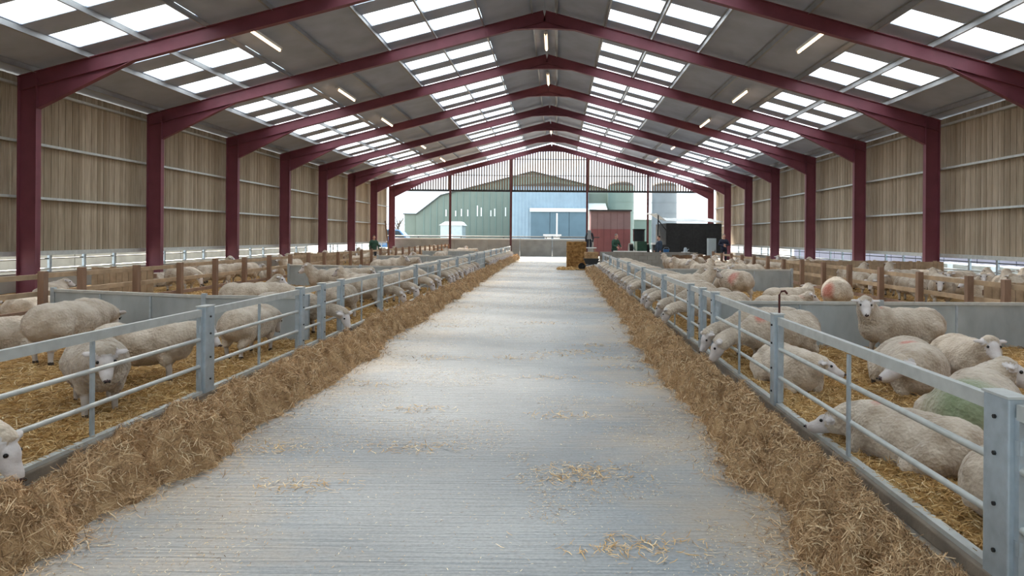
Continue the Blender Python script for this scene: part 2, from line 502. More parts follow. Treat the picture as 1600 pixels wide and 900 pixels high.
for sgn in (-1, 1):
    for a, b in STRIPS:
        mb = MB(); slope_box(mb, sgn, a + .03, b - .03, 0, 1.15, .012)
        me = mb.mesh('skylight_panel', 'skylight')
        for y0, y1 in PAN:
            o = link('skylight_panel', me, ceil_o)
            o.location = Vector((0, y0, 0)) - wloc(ceil_o)
    for q in (.45, 2.2, 3.9, 5.6, 7.4, 9.2, 10.8, 12.4, 13.9):
        x = CX + sgn * q; z = z_roof(x)
        mb = MB()
        mb.box((x - .03, YBACK - .5, z - .17), (x - .018, YEND + .3, z + .0))
        mb.box((x - .03, YBACK - .5, z - .175), (x + .035, YEND + .3, z - .163))
        mb.box((x - .085, YBACK - .5, z - .012), (x - .018, YEND + .3, z - .002))
        mb.build('purlin', 'purlin', ceil_o)

# portal frames
def ibeam_path(mb, p, q, depth, fw, up, t=.018, tw=.012):
    """I section from p to q; web lies along `up`"""
    p, q = Vector(p), Vector(q); up = Vector(up)
    d = (q - p).normalized(); up = (up - d * up.dot(d)).normalized()
    mb.bar(p, q, tw, depth, 0, up)
    for s in (-1, 1):
        mb.bar(p + up * s * (depth / 2 - t / 2), q + up * s * (depth / 2 - t / 2), fw, t, 0, up)

for k, y in enumerate(FR):
    n = len(FR) - 1 - k
    lab = 'maroon steel portal frame standing at the slatted gable end' if n == 0 else \
          f'maroon steel portal frame, {ORD[n]} counted back from the slatted gable'
    fr = empty('portal_frame', (CX, y, 0), lab, 'steel frame', 'steel portal frames across the shed')
    cd = .52
    for s in (-1, 1):
        xi = CX + s * HALF; xo = CX + s * (HALF + cd)
        mb = MB(); ibeam_path(mb, ((xi + xo) / 2, y, -.02), ((xi + xo) / 2, y, z_raf(xo) + .36), cd, .2, (1, 0, 0))
        mb.build('column', 'maroon', fr)
        mb = MB()
        mb.box((min(xi, xo) - .05, y - .16, 0), (max(xi, xo) + .05, y + .16, .03))
        mb.build('base_plate', 'maroon_dark', fr)
        # rafter
        a = Vector((CX, y, 9.53 + .20)); b = Vector((xo, y, z_raf(xo) + .20))
        mb = MB(); ibeam_path(mb, a, b, .40, .19, (0, 0, 1), .016, .009)
        mb.build('rafter', 'maroon', fr)
        # eaves haunch
        L = 2.6
        xh = CX + s * (HALF - L)
        mb = MB()
        drop = .62
        mb.prism([(xi, z_raf(xi)), (xi, z_raf(xi) - drop), (xh, z_raf(xh))], 1, y - .0035, y + .0035)
        mb.bar((xi, y, z_raf(xi) - drop), (xh, y, z_raf(xh) - .005), .17, .016)
        mb.build('haunch', 'maroon', fr)
    mb = MB()
    mb.prism([(CX - 1.1, z_raf(CX - 1.1)), (CX - .35, 9.28), (CX + .35, 9.28), (CX + 1.1, z_raf(CX + 1.1)), (CX, 9.62)], 1, y - .003, y + .003)
    mb.bar((CX - 1.1, y, z_raf(CX - 1.1)), (CX - .35, y, 9.28), .17, .016)
    mb.bar((CX + .35, y, 9.28), (CX - .35, y, 9.28), .17, .016)
    mb.bar((CX + 1.1, y, z_raf(CX + 1.1)), (CX + .35, y, 9.28), .17, .016)
    mb.build('apex_haunch', 'maroon', fr)

# boarded side walls
for s, nm in ((-1, 'wall_left'), (1, 'wall_right')):
    xw = CX + s * (HALF + .72)
    W = empty(nm, (xw, (YBACK + YEND) / 2, 0), kind='structure')
    ztop = z_roof(xw) - .05
    for k in range(len(FR) - 1):
        mb = MB()
        y = FR[k] + .003; i = 0
        while y < FR[k + 1] - .02:
            w = min(.15, FR[k + 1] - y)
            o = (.012 if i % 2 else 0.) * s
            x0, x1 = sorted((xw + o, xw + o + s * .022))
            zb = 1.16 + random.uniform(-.012, .012)
            mb.box((x0, y, zb), (x1, y + w - .004 + .012, ztop))
            y += w; i += 1
        tag(mb.build('boarding', 'boarding', W), kind='stuff')
        for z, h in ((1.17, .13), (2.76, .07), (4.3, .07), (5.86, .07)):
            x0, x1 = sorted((xw - s * .012, xw - s * (.12 if z < 1.5 else .15)))
            mb = MB().box((x0, FR[k] + .02, z - h / 2), (x1, FR[k + 1] - .02, z + h / 2))
            mb.build('side_rail', 'galv_rail', W)
        # dwarf wall and open feed rail under the boards
        x0, x1 = sorted((xw, xw + s * .12))
        MB().box((x0, FR[k], 0), (x1, FR[k + 1], .62)).build('dwarf_wall', 'wall_concrete', W)
        xr = xw + s * .05
        MB().tube([(xr, FR[k], .70), (xr, FR[k + 1], .70)], .03, 8).build('feed_rail', 'galv_rail', W)
        MB().tube([(xr, FR[k], 1.0), (xr, FR[k + 1], 1.0)], .018, 8).build('feed_rail', 'dark_metal', W)
        for q in range(1, 4):
            yy = FR[k] + BAY * q / 4
            MB().box((xr - .035, yy - .05, .6), (xr + .035, yy + .05, 1.12)).build('rail_post', 'galv', W)

# unseen boarded end, added to cut fill light from behind the viewpoint, with the passage doorway left open
Wb = empty('wall_back_added', (CX, YBACK - .35, 0), kind='structure')
mb = MB(); x = CX - HALF - .7
while x < CX + HALF + .7:
    z0 = 5.0 if FL - .4 < x < FRX + .4 else 0.
    mb.box((x, YBACK - .38, z0), (x + .146, YBACK - .355, z_roof(x + .07) - .03)); x += .15
tag(mb.build('boarding', 'boarding', Wb), kind='stuff')
for z in (2.76, 5.1, 6.6):
    hw = min(HALF + .6, (10.0 - z) / SL)
    for xa, xb in (((CX - hw, FL - .4), (FRX + .4, CX + hw)) if z < 5 else ((CX - hw, CX + hw),)):
        MB().box((xa, YBACK - .35, z - .05), (xb, YBACK - .2, z + .05)).build('side_rail', 'galv_rail', Wb)

# far gable: posts, lintel, spaced slats, wall
G = empty('wall_far', (CX, YEND, 0), kind='structure')
gp = [at_depth(p, 370, YEND).x for p in (703, 798, 917, 1012)]
ZL = 5.78
for x in gp:
    mb = MB(); ibeam_path(mb, (x, YEND + .05, 0), (x, YEND + .05, z_raf(x) + .02), .25, .17, (0, 1, 0))
    mb.build('gable_post', 'maroon_dark', G)
MB().box((CX - HALF, YEND + .16, ZL - .09), (CX + HALF, YEND + .24, ZL + .09)).build('lintel', 'dark_metal', G)
x = CX - HALF + .1
slat = None
while x < CX + HALF - .1:
    MB().box((x, YEND + .25, ZL + .02), (x + .115, YEND + .272, z_raf(x) + .25)).build('slat', 'timber_old', G)
    x += .226
for z in (7.15, 8.6):
    hw = min(HALF, (9.6 - z) / SL)
    MB().box((CX - hw, YEND + .28, z - .04), (CX + hw, YEND + .34, z + .04)).build('gable_rail', 'galv', G)
# low concrete wall just outside the end
EW = empty('concrete_wall', (-6, YEND + .9, 0), 'low grey precast concrete wall across the far end of the shed', 'wall')
xx = CX - HALF - .6; i = 0
while xx < 3.2:
    xe = min(xx + 2.9, 3.3)
    bevel(MB().box((xx + .01, YEND + .75, -.06), (xe - .01, YEND + .95, 1.46)).build('wall_panel', 'wall_concrete', EW), .012)
    MB().box((xx, YEND + .73, 1.46), (xe, YEND + .97, 1.58)).build('coping', 'white_paint', EW)
    xx = xe
yr = tag(MB().tube([(-30, YEND + 4, 1.72), (4, YEND + 4, 1.72)], .05, 8).build('yard_rail', 'dark_metal'), 'dark horizontal tube rail in the yard above the concrete wall', 'rail')
mbp = MB()
for i in range(9):
    mbp.bar((-29 + 4 * i, YEND + 4, -.06), (-29 + 4 * i, YEND + 4, 1.72), .08, .08)
mbp.build('rail_post', 'dark_metal', yr)

# strip lamps
def strip_light(x, y, lab):
    z = z_roof(x) - .2
    L = empty('strip_light', (x, y, z), lab, 'lamp', 'fluorescent strip lamps under the roof')
    MB().box((x - .07, y - 1.2, z - .05), (x + .07, y + 1.2, z + .03)).build('housing', 'white_paint', L)
    MB().tube([(x, y - 1.14, z - .075), (x, y + 1.14, z - .075)], .04, 10).build('tube', 'lamp_tube', L)
    for e in (-1.17, 1.17):
        MB().box((x - .03, y + e - .03, z - .12), (x + .03, y + e + .03, z - .04)).build('lamp_holder', 'white_paint', L)
for j in range(5):
    y = 21.1 + 8.2 * j - (1.25 if j == 2 else 0)
    n = ORD[4 - j]
    for x, w in ((CX, 'under the ridge'), (CX - 8.3, 'under the roof slope opposite the trailer'), (CX + 8.1, 'under the roof slope above the trailer')):
        if j == 0 and x == CX: continue        # the photograph shows four lamps under the ridge
        strip_light(x, y, f'lit strip lamp {w}, {n} from the slatted gable')

# ------------------------------------------------------------------ value noise for heaps and bedding
def vnoise(x, y, seed=0):
    xi = np.floor(x).astype(np.int64); yi = np.floor(y).astype(np.int64)
    xf = x - xi; yf = y - yi
    u = xf * xf * (3 - 2 * xf); v = yf * yf * (3 - 2 * yf)
    def h(a, b):
        n = (a * 374761393 + b * 668265263 + seed * 982451653) & 0x7fffffff
        n = ((n ^ (n >> 13)) * 1274126177) & 0x7fffffff
        n = n ^ (n >> 16)
        return (n & 0xffff) / 65535.0
    return (h(xi, yi) * (1 - u) + h(xi + 1, yi) * u) * (1 - v) + (h(xi, yi + 1) * (1 - u) + h(xi + 1, yi + 1) * u) * v
def fbm(x, y, seed=0, oct=4):
    a, t, r = 1.0, 0, 0
    for o in range(oct):
        r = r + a * vnoise(x * 2 ** o, y * 2 ** o, seed + o); t += a; a *= .5
    return r / t

def bed_z(x, y):
    return .04 + .09 * fbm(x * 1.1, y * 1.1, 5) + .05 * (fbm(x * 5, y * 5, 9, 3) - .5)

def worley(x, y, seed=0):
    xi = np.floor(x).astype(np.int64); yi = np.floor(y).astype(np.int64)
    best = np.full(x.shape, 9.0)
    for dx in (-1, 0, 1):
        for dy in (-1, 0, 1):
            a, b = xi + dx, yi + dy
            n = (a * 374761393 + b * 668265263 + seed * 982451653) & 0x7fffffff
            n = ((n ^ (n >> 13)) * 1274126177) & 0x7fffffff
            n = n ^ (n >> 16)
            px_ = a + .1 + .8 * (n & 0xff) / 255.0; py_ = b + .1 + .8 * ((n >> 8) & 0xff) / 255.0
            best = np.minimum(best, (x - px_) ** 2 + (y - py_) ** 2)
    return np.sqrt(best)
def heap_edge(y, s):
    base = (-2.70 - .010 * np.clip(y - 10, 0, 25)) if s < 0 else (1.36 + .006 * np.clip(y - 10, 0, 25))
    return base - s * (.40 * (fbm(y * 1.3, y * 0 + 3.3, 21 + s, 4) - .5) + .22 * (fbm(y * 5.1, y * 0 + 1.3, 25 + s, 3) - .5)) - s * .004 * y * (s > 0) * 0
def heap_z(x, y, s):
    f = FL + .17 if s < 0 else FRX - .15
    e = heap_edge(y, s) + .10 * (fbm(x * 7, y * 7, 61, 2) - .5)
    t = np.clip((x - f) / (e - f), 0, 1.0)             # 0 at the kerb, 1 at the passage edge
    h = .125 + .22 * (fbm(y * .8, x * .2, 31 + s, 3) - .45)
    prof = np.clip(t / .5, 0, 1) ** 1.0 * (1 - np.clip((t - .66) / .34, 0, 1) ** 2.2)
    for hx, hy, hr in ((-3.32, 4.42, .38), (-3.2, 11.55, .3), (1.9, 8.85, .3), (2.0, 9.75, .25)):      # hollows eaten out by the nearest sheep
        prof = prof * (1 - .8 * np.exp(-((x - hx) ** 2 + (y - hy) ** 2) / hr ** 2))
    w1 = np.clip(1 - worley(x * 3.0 + .3 * fbm(x * 6, y * 6, 3), y * 3.0, 81 + s) ** 2 * 1.7, -.25, 1)
    w2 = np.clip(1 - worley(x * 7.5, y * 7.5 + .4 * fbm(x * 9, y * 9, 4), 91 + s) ** 2 * 1.7, -.25, 1)
    lump = .27 * (w1 - .5) + .14 * (w2 - .5) + .10 * (fbm(x * 2.2, y * 2.2, 41 + s, 3) - .5) + .05 * (fbm(x * 14, y * 14, 51 + s, 2) - .5)
    z = h * prof + lump * np.clip(prof * 1.35, 0, 1) + .02 * (t > 0) * (t < 1)
    return np.where((t >= 1.0) | (t <= 0), -.02, np.maximum(z, .004))

def grid_mesh(name, X, Y, Z, mat):
    ny, nx = X.shape
    me = bpy.data.meshes.new(name)
    co = np.stack([X, Y, Z], -1).reshape(-1, 3)
    idx = np.arange(ny * nx).reshape(ny, nx)
    f = np.stack([idx[:-1, :-1], idx[:-1, 1:], idx[1:, 1:], idx[1:, :-1]], -1).reshape(-1, 4)
    me.vertices.add(len(co)); me.vertices.foreach_set('co', co.ravel())
    me.loops.add(f.size); me.loops.foreach_set('vertex_index', f.ravel())
    me.polygons.add(len(f)); me.polygons.foreach_set('loop_start', np.arange(0, f.size, 4))
    me.polygons.foreach_set('use_smooth', np.ones(len(f), bool))
    me.materials.append(MATS[mat]); me.update(calc_edges=True); me.validate()
    return me

def strands_mesh(name, P, D, L, W, mat, droop=.25, normal=None):
    """thin blades: 3 cross sections, 2 quads each"""
    n = len(P)
    D = D / np.linalg.norm(D, axis=1, keepdims=True)
    Rv = RNG.normal(size=(n, 3)); Rv[:, 2] *= .35
    if normal is not None: Rv = normal + RNG.normal(size=(n, 3)) * .22
    S = np.cross(D, Rv); S /= np.linalg.norm(S, axis=1, keepdims=True) + 1e-9
    bend = RNG.normal(size=(n, 3)) * .18; bend[:, 2] -= droop * .3
    L = L[:, None]; Wd = W[:, None] / 2
    a = P - D * L / 2; m_ = P - bend * L * .5; b = P + D * L / 2
    co = np.stack([a - S * Wd * .7, a + S * Wd * .7, m_ - S * Wd, m_ + S * Wd, b - S * Wd * .5, b + S * Wd * .5], 1).reshape(-1, 3)
    base = (np.arange(n) * 6)[:, None]
    f = np.concatenate([base + np.array([[0, 1, 3, 2]]), base + np.array([[2, 3, 5, 4]])], 1).reshape(-1, 4)
    me = bpy.data.meshes.new(name)
    me.vertices.add(len(co)); me.vertices.foreach_set('co', co.ravel())
    me.loops.add(f.size); me.loops.foreach_set('vertex_index', f.ravel())
    me.polygons.add(len(f)); me.polygons.foreach_set('loop_start', np.arange(0, f.size, 4))
    me.materials.append(MATS[mat]); me.update(calc_edges=True)
    return me

def yspace(a, b, k, mn=.03):
    out = [a]
    while out[-1] < b:
        out.append(out[-1] + max(mn, abs(out[-1]) * k))
    return np.array(out)

# hay rows along both fences
for s, yend, lab in ((-1, 57., 'long brown heap of hay along the gates opposite the dark trailer'),
                     (1, 35.6, 'long brown heap of hay along the gates on the dark trailer side')):
    ys = yspace(1.5, yend, .006, .025)
    e0, e1 = (FL + .07, -2.2) if s < 0 else (.85, FRX - .07)
    xs = np.linspace(e0, e1, 56)
    X, Y = np.meshgrid(xs, ys)
    H = link('hay_row', grid_mesh('hay_row', X, Y, heap_z(X, Y, s), 'hay_heap'))
    tag(H, lab, 'hay heap', kind='stuff')
    n = 110000
    y = np.exp(RNG.uniform(math.log(2.6), math.log(yend - 1), n))
    x = RNG.uniform(e0, e1, n)
    z = heap_z(x, y, s)
    gap = (x - heap_edge(y, s)) * (1 if s < 0 else -1)         # past the ragged edge of the heap
    t = (z > .008) | ((gap > -.05) & (RNG.uniform(0, 1, len(x)) < .7 * np.exp(-np.clip(gap, 0, 9) / .07)))
    x, y, z = x[t], y[t], np.maximum(z[t], .004)
    n = len(x)
    ep = .02
    nx_ = -(heap_z(x + ep, y, s) - heap_z(x - ep, y, s)) / (2 * ep); ny_ = -(heap_z(x, y + ep, s) - heap_z(x, y - ep, s)) / (2 * ep)
    NV = np.stack([np.clip(nx_, -3, 3), np.clip(ny_, -3, 3), np.ones(n)], 1); NV /= np.linalg.norm(NV, axis=1, keepdims=True)
    D = RNG.normal(size=(n, 3)); D -= NV * (D * NV).sum(1, keepdims=True) * .75
    z = z + RNG.uniform(-.006, .012, n) * (z > .02)
    L = RNG.uniform(.03, .11, n) * (1 + .03 * y); W = RNG.uniform(.0022, .0045, n) * (1 + .07 * y)
    o = link('hay_strands', strands_mesh('hay_strands', np.stack([x, y, z + .008], 1), D, L, W, 'hay_strand', .1, NV), H)
    tag(o, kind='stuff')

# straw bedding in the pens
for s, lab in ((-1, 'golden straw bedding over the pens opposite the dark trailer'), (1, 'golden straw bedding over the pens on the dark trailer side')):
    if s < 0: e0, e1, yend = CX - HALF - .7, FL - .05, 60.5
    else: e0, e1, yend = FRX + .05, CX + HALF + .7, 34.9
    ys = yspace(.5, yend, .012, .06)
    xs = np.linspace(e0, e1, 120)
    X, Y = np.meshgrid(xs, ys)
    B = link('straw_bedding', grid_mesh('straw_bedding', X, Y, bed_z(X, Y), 'straw_bed'))
    tag(B, lab, 'straw', kind='stuff')
    n = 110000
    y = np.exp(RNG.uniform(math.log(3.0), math.log(34), n))
    inner = RNG.uniform(0, 1, n) ** 1.6
    x = (FL - .05) - inner * 8 if s < 0 else (FRX + .05) + inner * 8
    z = bed_z(x, y)
    D = RNG.normal(size=(n, 3)); D[:, 2] *= .32
    L = RNG.uniform(.06, .2, n); W = RNG.uniform(.004, .007, n) * (1 + .05 * y)
    o = link('straw_strands', strands_mesh('straw_strands', np.stack([x, y, z + .012], 1), D, L, W, 'straw_strand'), B)
    tag(o, kind='stuff')

# straw blown over the passage
n = 80000
y = np.exp(RNG.uniform(math.log(3.2), math.log(50), n))
x = RNG.uniform(-2.8, 1.5, n)
keep = RNG.uniform(0, 1, n) < (.10 + .9 * (fbm(x * .9 + 7, y * .8, 77, 4) > .56) + .35 * (x < -1.6) + .3 * np.clip((y - 9) / 12, 0, 1) * (x < -.2))
x, y = x[keep], y[keep]; n = len(x)
D = RNG.normal(size=(n, 3)); D[:, 2] *= .06
L = RNG.uniform(.005, .024, n) * (1 + .04 * y); W = RNG.uniform(.0016, .0034, n) * (1 + .07 * y)
o = link('loose_straw', strands_mesh('loose_straw', np.stack([x, y, np.full(n, .004)], 1), D, L, W, 'chaff', .0, np.tile([[0, 0, 1.0]], (n, 1))))
tag(o, kind='stuff')
cl = o
# denser wisps trodden onto the floor
pts = [on_ground(px, py) for px, py in ((905, 550), (870, 553), (930, 540), (960, 560), (850, 505), (905, 735), (925, 742), (890, 748), (560, 600), (600, 530), (690, 560),
       (730, 480), (650, 640), (470, 760), (985, 575), (1000, 600), (640, 700), (960, 860), (880, 650), (760, 430), (700, 510), (810, 560), (860, 590), (420, 700), (1010, 850))]
cc = np.concatenate([RNG.normal(size=(90, 2)) * [.22, .10] * (.6 + .05 * p.y) + [p.x, p.y] for p in pts])
cc = cc[(cc[:, 0] > -2.7) & (cc[:, 0] < 1.4)]; n = len(cc)
D = RNG.normal(size=(n, 3)); D[:, 2] *= .15
o = link('straw_wisps', strands_mesh('straw_wisps', np.stack([cc[:, 0], cc[:, 1], RNG.uniform(.004, .012, n)], 1), D, RNG.uniform(.03, .09, n), RNG.uniform(.003, .005, n) * (1 + .06 * cc[:, 1]), 'straw_strand', .05, np.tile([[0, 0, 1.0]], (n, 1))), cl)
tag(o, kind='stuff'); o = cl
tag(o, 'scattered loose straw and chaff on the concrete passage', 'straw', kind='stuff')

# ------------------------------------------------------------------ kerbs, gates, posts
for s, xk, ye, nm in ((-1, FL, 57., 'trim_1'), (1, FRX, 35., 'trim_2')):
    K = tag(MB().box((xk - .06, YBACK, 0), (xk + .06, ye, .085)).build(nm, 'kerb_concrete'), kind='structure')
    bevel(K, .01)

PL = [y * .992 for y in (3.95, 7.53, 10.3, 11.24, 12.24, 15.0, 18.75, 22.45, 26.5, 30.2, 32.9, 36.3, 40.0, 43.7, 47.4, 51.1, 54.0, 56.6)]
PR = [y * .965 for y in (-.1, 3.6, 7.33, 10.2, 11.07, 12.05, 15.06, 18.65, 22.4, 26.3, 30.1, 34.6)]
def gate(s, xk, y0, y1, lab, solid=False, h0=.065, h1=.065):
    g = empty('sheep_gate', (xk, (y0 + y1) / 2, .1), lab, 'gate', 'galvanised sheep gates beside the passage')
    a, b = y0 + h0 + .016, y1 - h1 - .016      # stiles just bite the post faces
    MB().box((xk - .022, a, .89), (xk + .022, b, .965)).build('top_rail', 'galv_rail', g)
    if solid:
        MB().box((xk - .008, a, .13), (xk + .008, b, .88)).build('sheet', 'galv_sheet', g)
    for z in (.65, .37):
        MB().tube([(xk, a, z), (xk, b, z)], .020, 10).build('rail', 'galv_rail', g)
    MB().box((xk - .03, a, .08), (xk + .03, b, .115)).build('bottom_rail', 'galv_rail', g)
    if b - a > 1.5:
        ym = (a + b) / 2
        MB().box((xk - .028, ym - .02, .12), (xk - .008, ym + .02, .88)).build('upright', 'galv', g)
    for yy in (a, b):
        st = MB().box((xk - .02, yy - .02, .12), (xk + .02, yy + .02, .9)).build('end_stile', 'galv', g)
        for z in (.28, .76):
            MB().tube([(xk, yy, z - .035), (xk, yy, z + .035)], .026, 8).build('hinge', 'galv', st)
    return g
def gpost(xk, y, lab, w=.12, top=.99, hook=False):
    p = empty('gate_post', (xk, y, 0), lab, 'post', 'galvanised posts of the passage fences')
    sf = bevel(MB().box((xk - .05, y - w / 2, 0), (xk + .05, y + w / 2, top)).build('shaft', 'galv', p), .008)
    MB().box((xk - .056, y - w / 2 - .006, top), (xk + .056, y + w / 2 + .006, top + .012)).build('cap', 'galv_rail', sf)
    for z in (.22, .45, .7, .88):
        MB().tube([(xk - .062, y, z), (xk + .062, y, z)], .011, 6).build('bolt', 'dark_metal', sf)
    if hook:
        MB().tube([(xk + .03, y + .03, .6), (xk + .03, y + .03, 1.18), (xk + .05, y + .03, 1.215), (xk + .085, y + .03, 1.22), (xk + .11, y + .03, 1.19)], .011, 8).build('drop_bolt', 'rust', p)
    return p
far = 'the far concrete wall'
for s, xk, P, ref in ((-1, FL, PL, 'counted from the far concrete wall'), (1, FRX, PR, 'counted from the straw bale')):
    nP = len(P)
    for i, y in enumerate(P):
        j = nP - 1 - i
        big = (s < 0 and i == 1) or (s > 0 and i == 1)
        gpost(xk, y, f'galvanised steel gate post, {ORD[j]} {ref}', .2 if big else .13, .985, hook=(s > 0 and i == 2))
    for i in range(nP - 1):
        j = nP - 2 - i
        sol = s < 0 and abs(P[i] - 32.9 * .992) < .1
        lab = 'solid galvanised sheet gate among the tubular gates beside the passage' if sol else \
              (f'short galvanised gate section, {ORD[j]} {ref}' if P[i + 1] - P[i] < 1.5 else f'galvanised tubular sheep gate, {ORD[j]} {ref}')
        gate(s, xk, P[i], P[i + 1], lab, sol, .1 if i == 1 else .065, .1 if i + 1 == 1 else .065)

# sheet dividers across the pens
def divider(pts, lab, h=.76, posts=True):
    d = empty('pen_divider', (*((Vector(pts[0]) + Vector(pts[-1])) / 2), .02), lab, 'divider', 'galvanised sheet dividers between the pens')
    for i in range(len(pts) - 1):
        p, q = Vector((*pts[i], 0)), Vector((*pts[i + 1], 0))
        MB().bar(p + Vector((0, 0, h / 2 + .02)), q + Vector((0, 0, h / 2 + .02)), .02, h - .06).build('sheet', 'galv_sheet', d)
        MB().bar(p + Vector((0, 0, h)), q + Vector((0, 0, h)), .05, .045).build('top_rail', 'galv_rail', d)
        nn = max(1, int((q - p).length / 1.1))
        for k in range(1, nn):
            r = p.lerp(q, k / nn)
            MB().bar(r + Vector((0, -.02, .06)), r + Vector((0, -.02, h - .03)), .03, .02).build('stiffener', 'galv', d)
    for p in pts:
        MB().box((p[0] - .035, p[1] - .035, 0), (p[0] + .035, p[1] + .035, h + .05)).build('divider_post', 'galv', d)
dvs = [(-1, 12.3), (-1, 22.9), (-1, 34.3), (-1, 46.0)]
divider([(-3.95, 11.15), (-5.6, 11.2), (-8.75, 12.25)], 'bent galvanised sheet divider with a post midway, opposite the dark trailer')
divider([(-3.95, 22.5), (-6.3, 22.6), (-8.75, 23.0)], 'galvanised sheet divider, second one back from the bent divider')
divider([(-3.95, 34.4), (-8.75, 34.4)], 'galvanised sheet divider meeting the solid sheet gate')
divider([(-3.95, 46.0), (-8.75, 46.0)], 'galvanised sheet divider closest to the far concrete wall')
divider([(2.5, 10.85), (5.0, 10.85), (7.35, 10.9)], 'galvanised sheet divider behind the sheep that looks round at the passage')
divider([(2.5, 22.0), (5.0, 22.0), (7.35, 22.0)], 'galvanised sheet divider behind the ewe standing tail-on in straw')

# timber post and rail fences along the middle of the pens
def timber_fence(x, posts, zt, lab):
    t = empty('timber_fence', (x, (posts[0] + posts[-1]) / 2, 0), lab, 'fence')
    for y in posts:
        MB().box((x - .055, y - .055, 0), (x + .055, y + .055, zt + random.uniform(-.02, .03))).build('post', 'timber', t)
    f = -.075 if x < 0 else .075
    for a, b in zip(posts[:-1], posts[1:]):
        for z in (zt - .1, zt - .4, zt - .72):
            j = random.uniform(-.01, .01)
            MB().box((x + f - .02, a - .03, z - .042 + j), (x + f + .02, b + .03, z + .042 + j)).build('rail', 'timber_pale' if z > zt - .5 else 'timber', t)
timber_fence(TL, [4.2, 6.0, 7.7, 9.4, 11.1, 12.2] + [13.2 + 1.72 * i for i in range(27)], 1.1, 'brown timber post and rail fence in the pens opposite the dark trailer')
timber_fence(TR, [2.6, 4.3, 6.0, 7.7, 9.4, 11.1, 11.75] + [12.8 + 1.745 * i for i in range(13)], 1.08, 'brown timber post and rail fence in the pens on the dark trailer side')

def hurdle(x0, x1, y, lab, zt=1.0):
    t = empty('timber_hurdle', ((x0 + x1) / 2, y, .02), lab, 'hurdle', 'close boarded timber hurdles across the outer pens')
    x = x0
    while x < x1 - .05:
        MB().box((x + .006, y - .012, .06), (min(x + .14, x1) - .006, y + .012, zt + random.uniform(-.02, .02))).build('plank', 'timber_pale', t)
        x += .14
    for z in (.25, .8):
        MB().box((x0, y + .012, z - .05), (x1, y + .05, z + .05)).build('batten', 'timber', t)
hurdle(-10.5, -9.05, 15.9, 'close boarded timber hurdle behind the rails, beyond the bent divider')
hurdle(-11.2, -9.05, 30.0, 'close boarded timber hurdle behind the rails, midway to the gable')
hurdle(7.65, 9.4, 12.6, 'short close boarded timber hurdle beside the timber rails on the dark trailer side')
hurdle(7.65, 13.2, 24.0, 'wide close boarded timber hurdle across the outer pen on the dark trailer side')

# ------------------------------------------------------------------ living bodies: shapes fused into one skin
def frame(d, up=(0, 0, 1)):
    f = Vector(d).normalized(); u = Vector(up)
    s = u.cross(f).normalized(); u = f.cross(s).normalized()
    return f, s, u           # forward, left, up

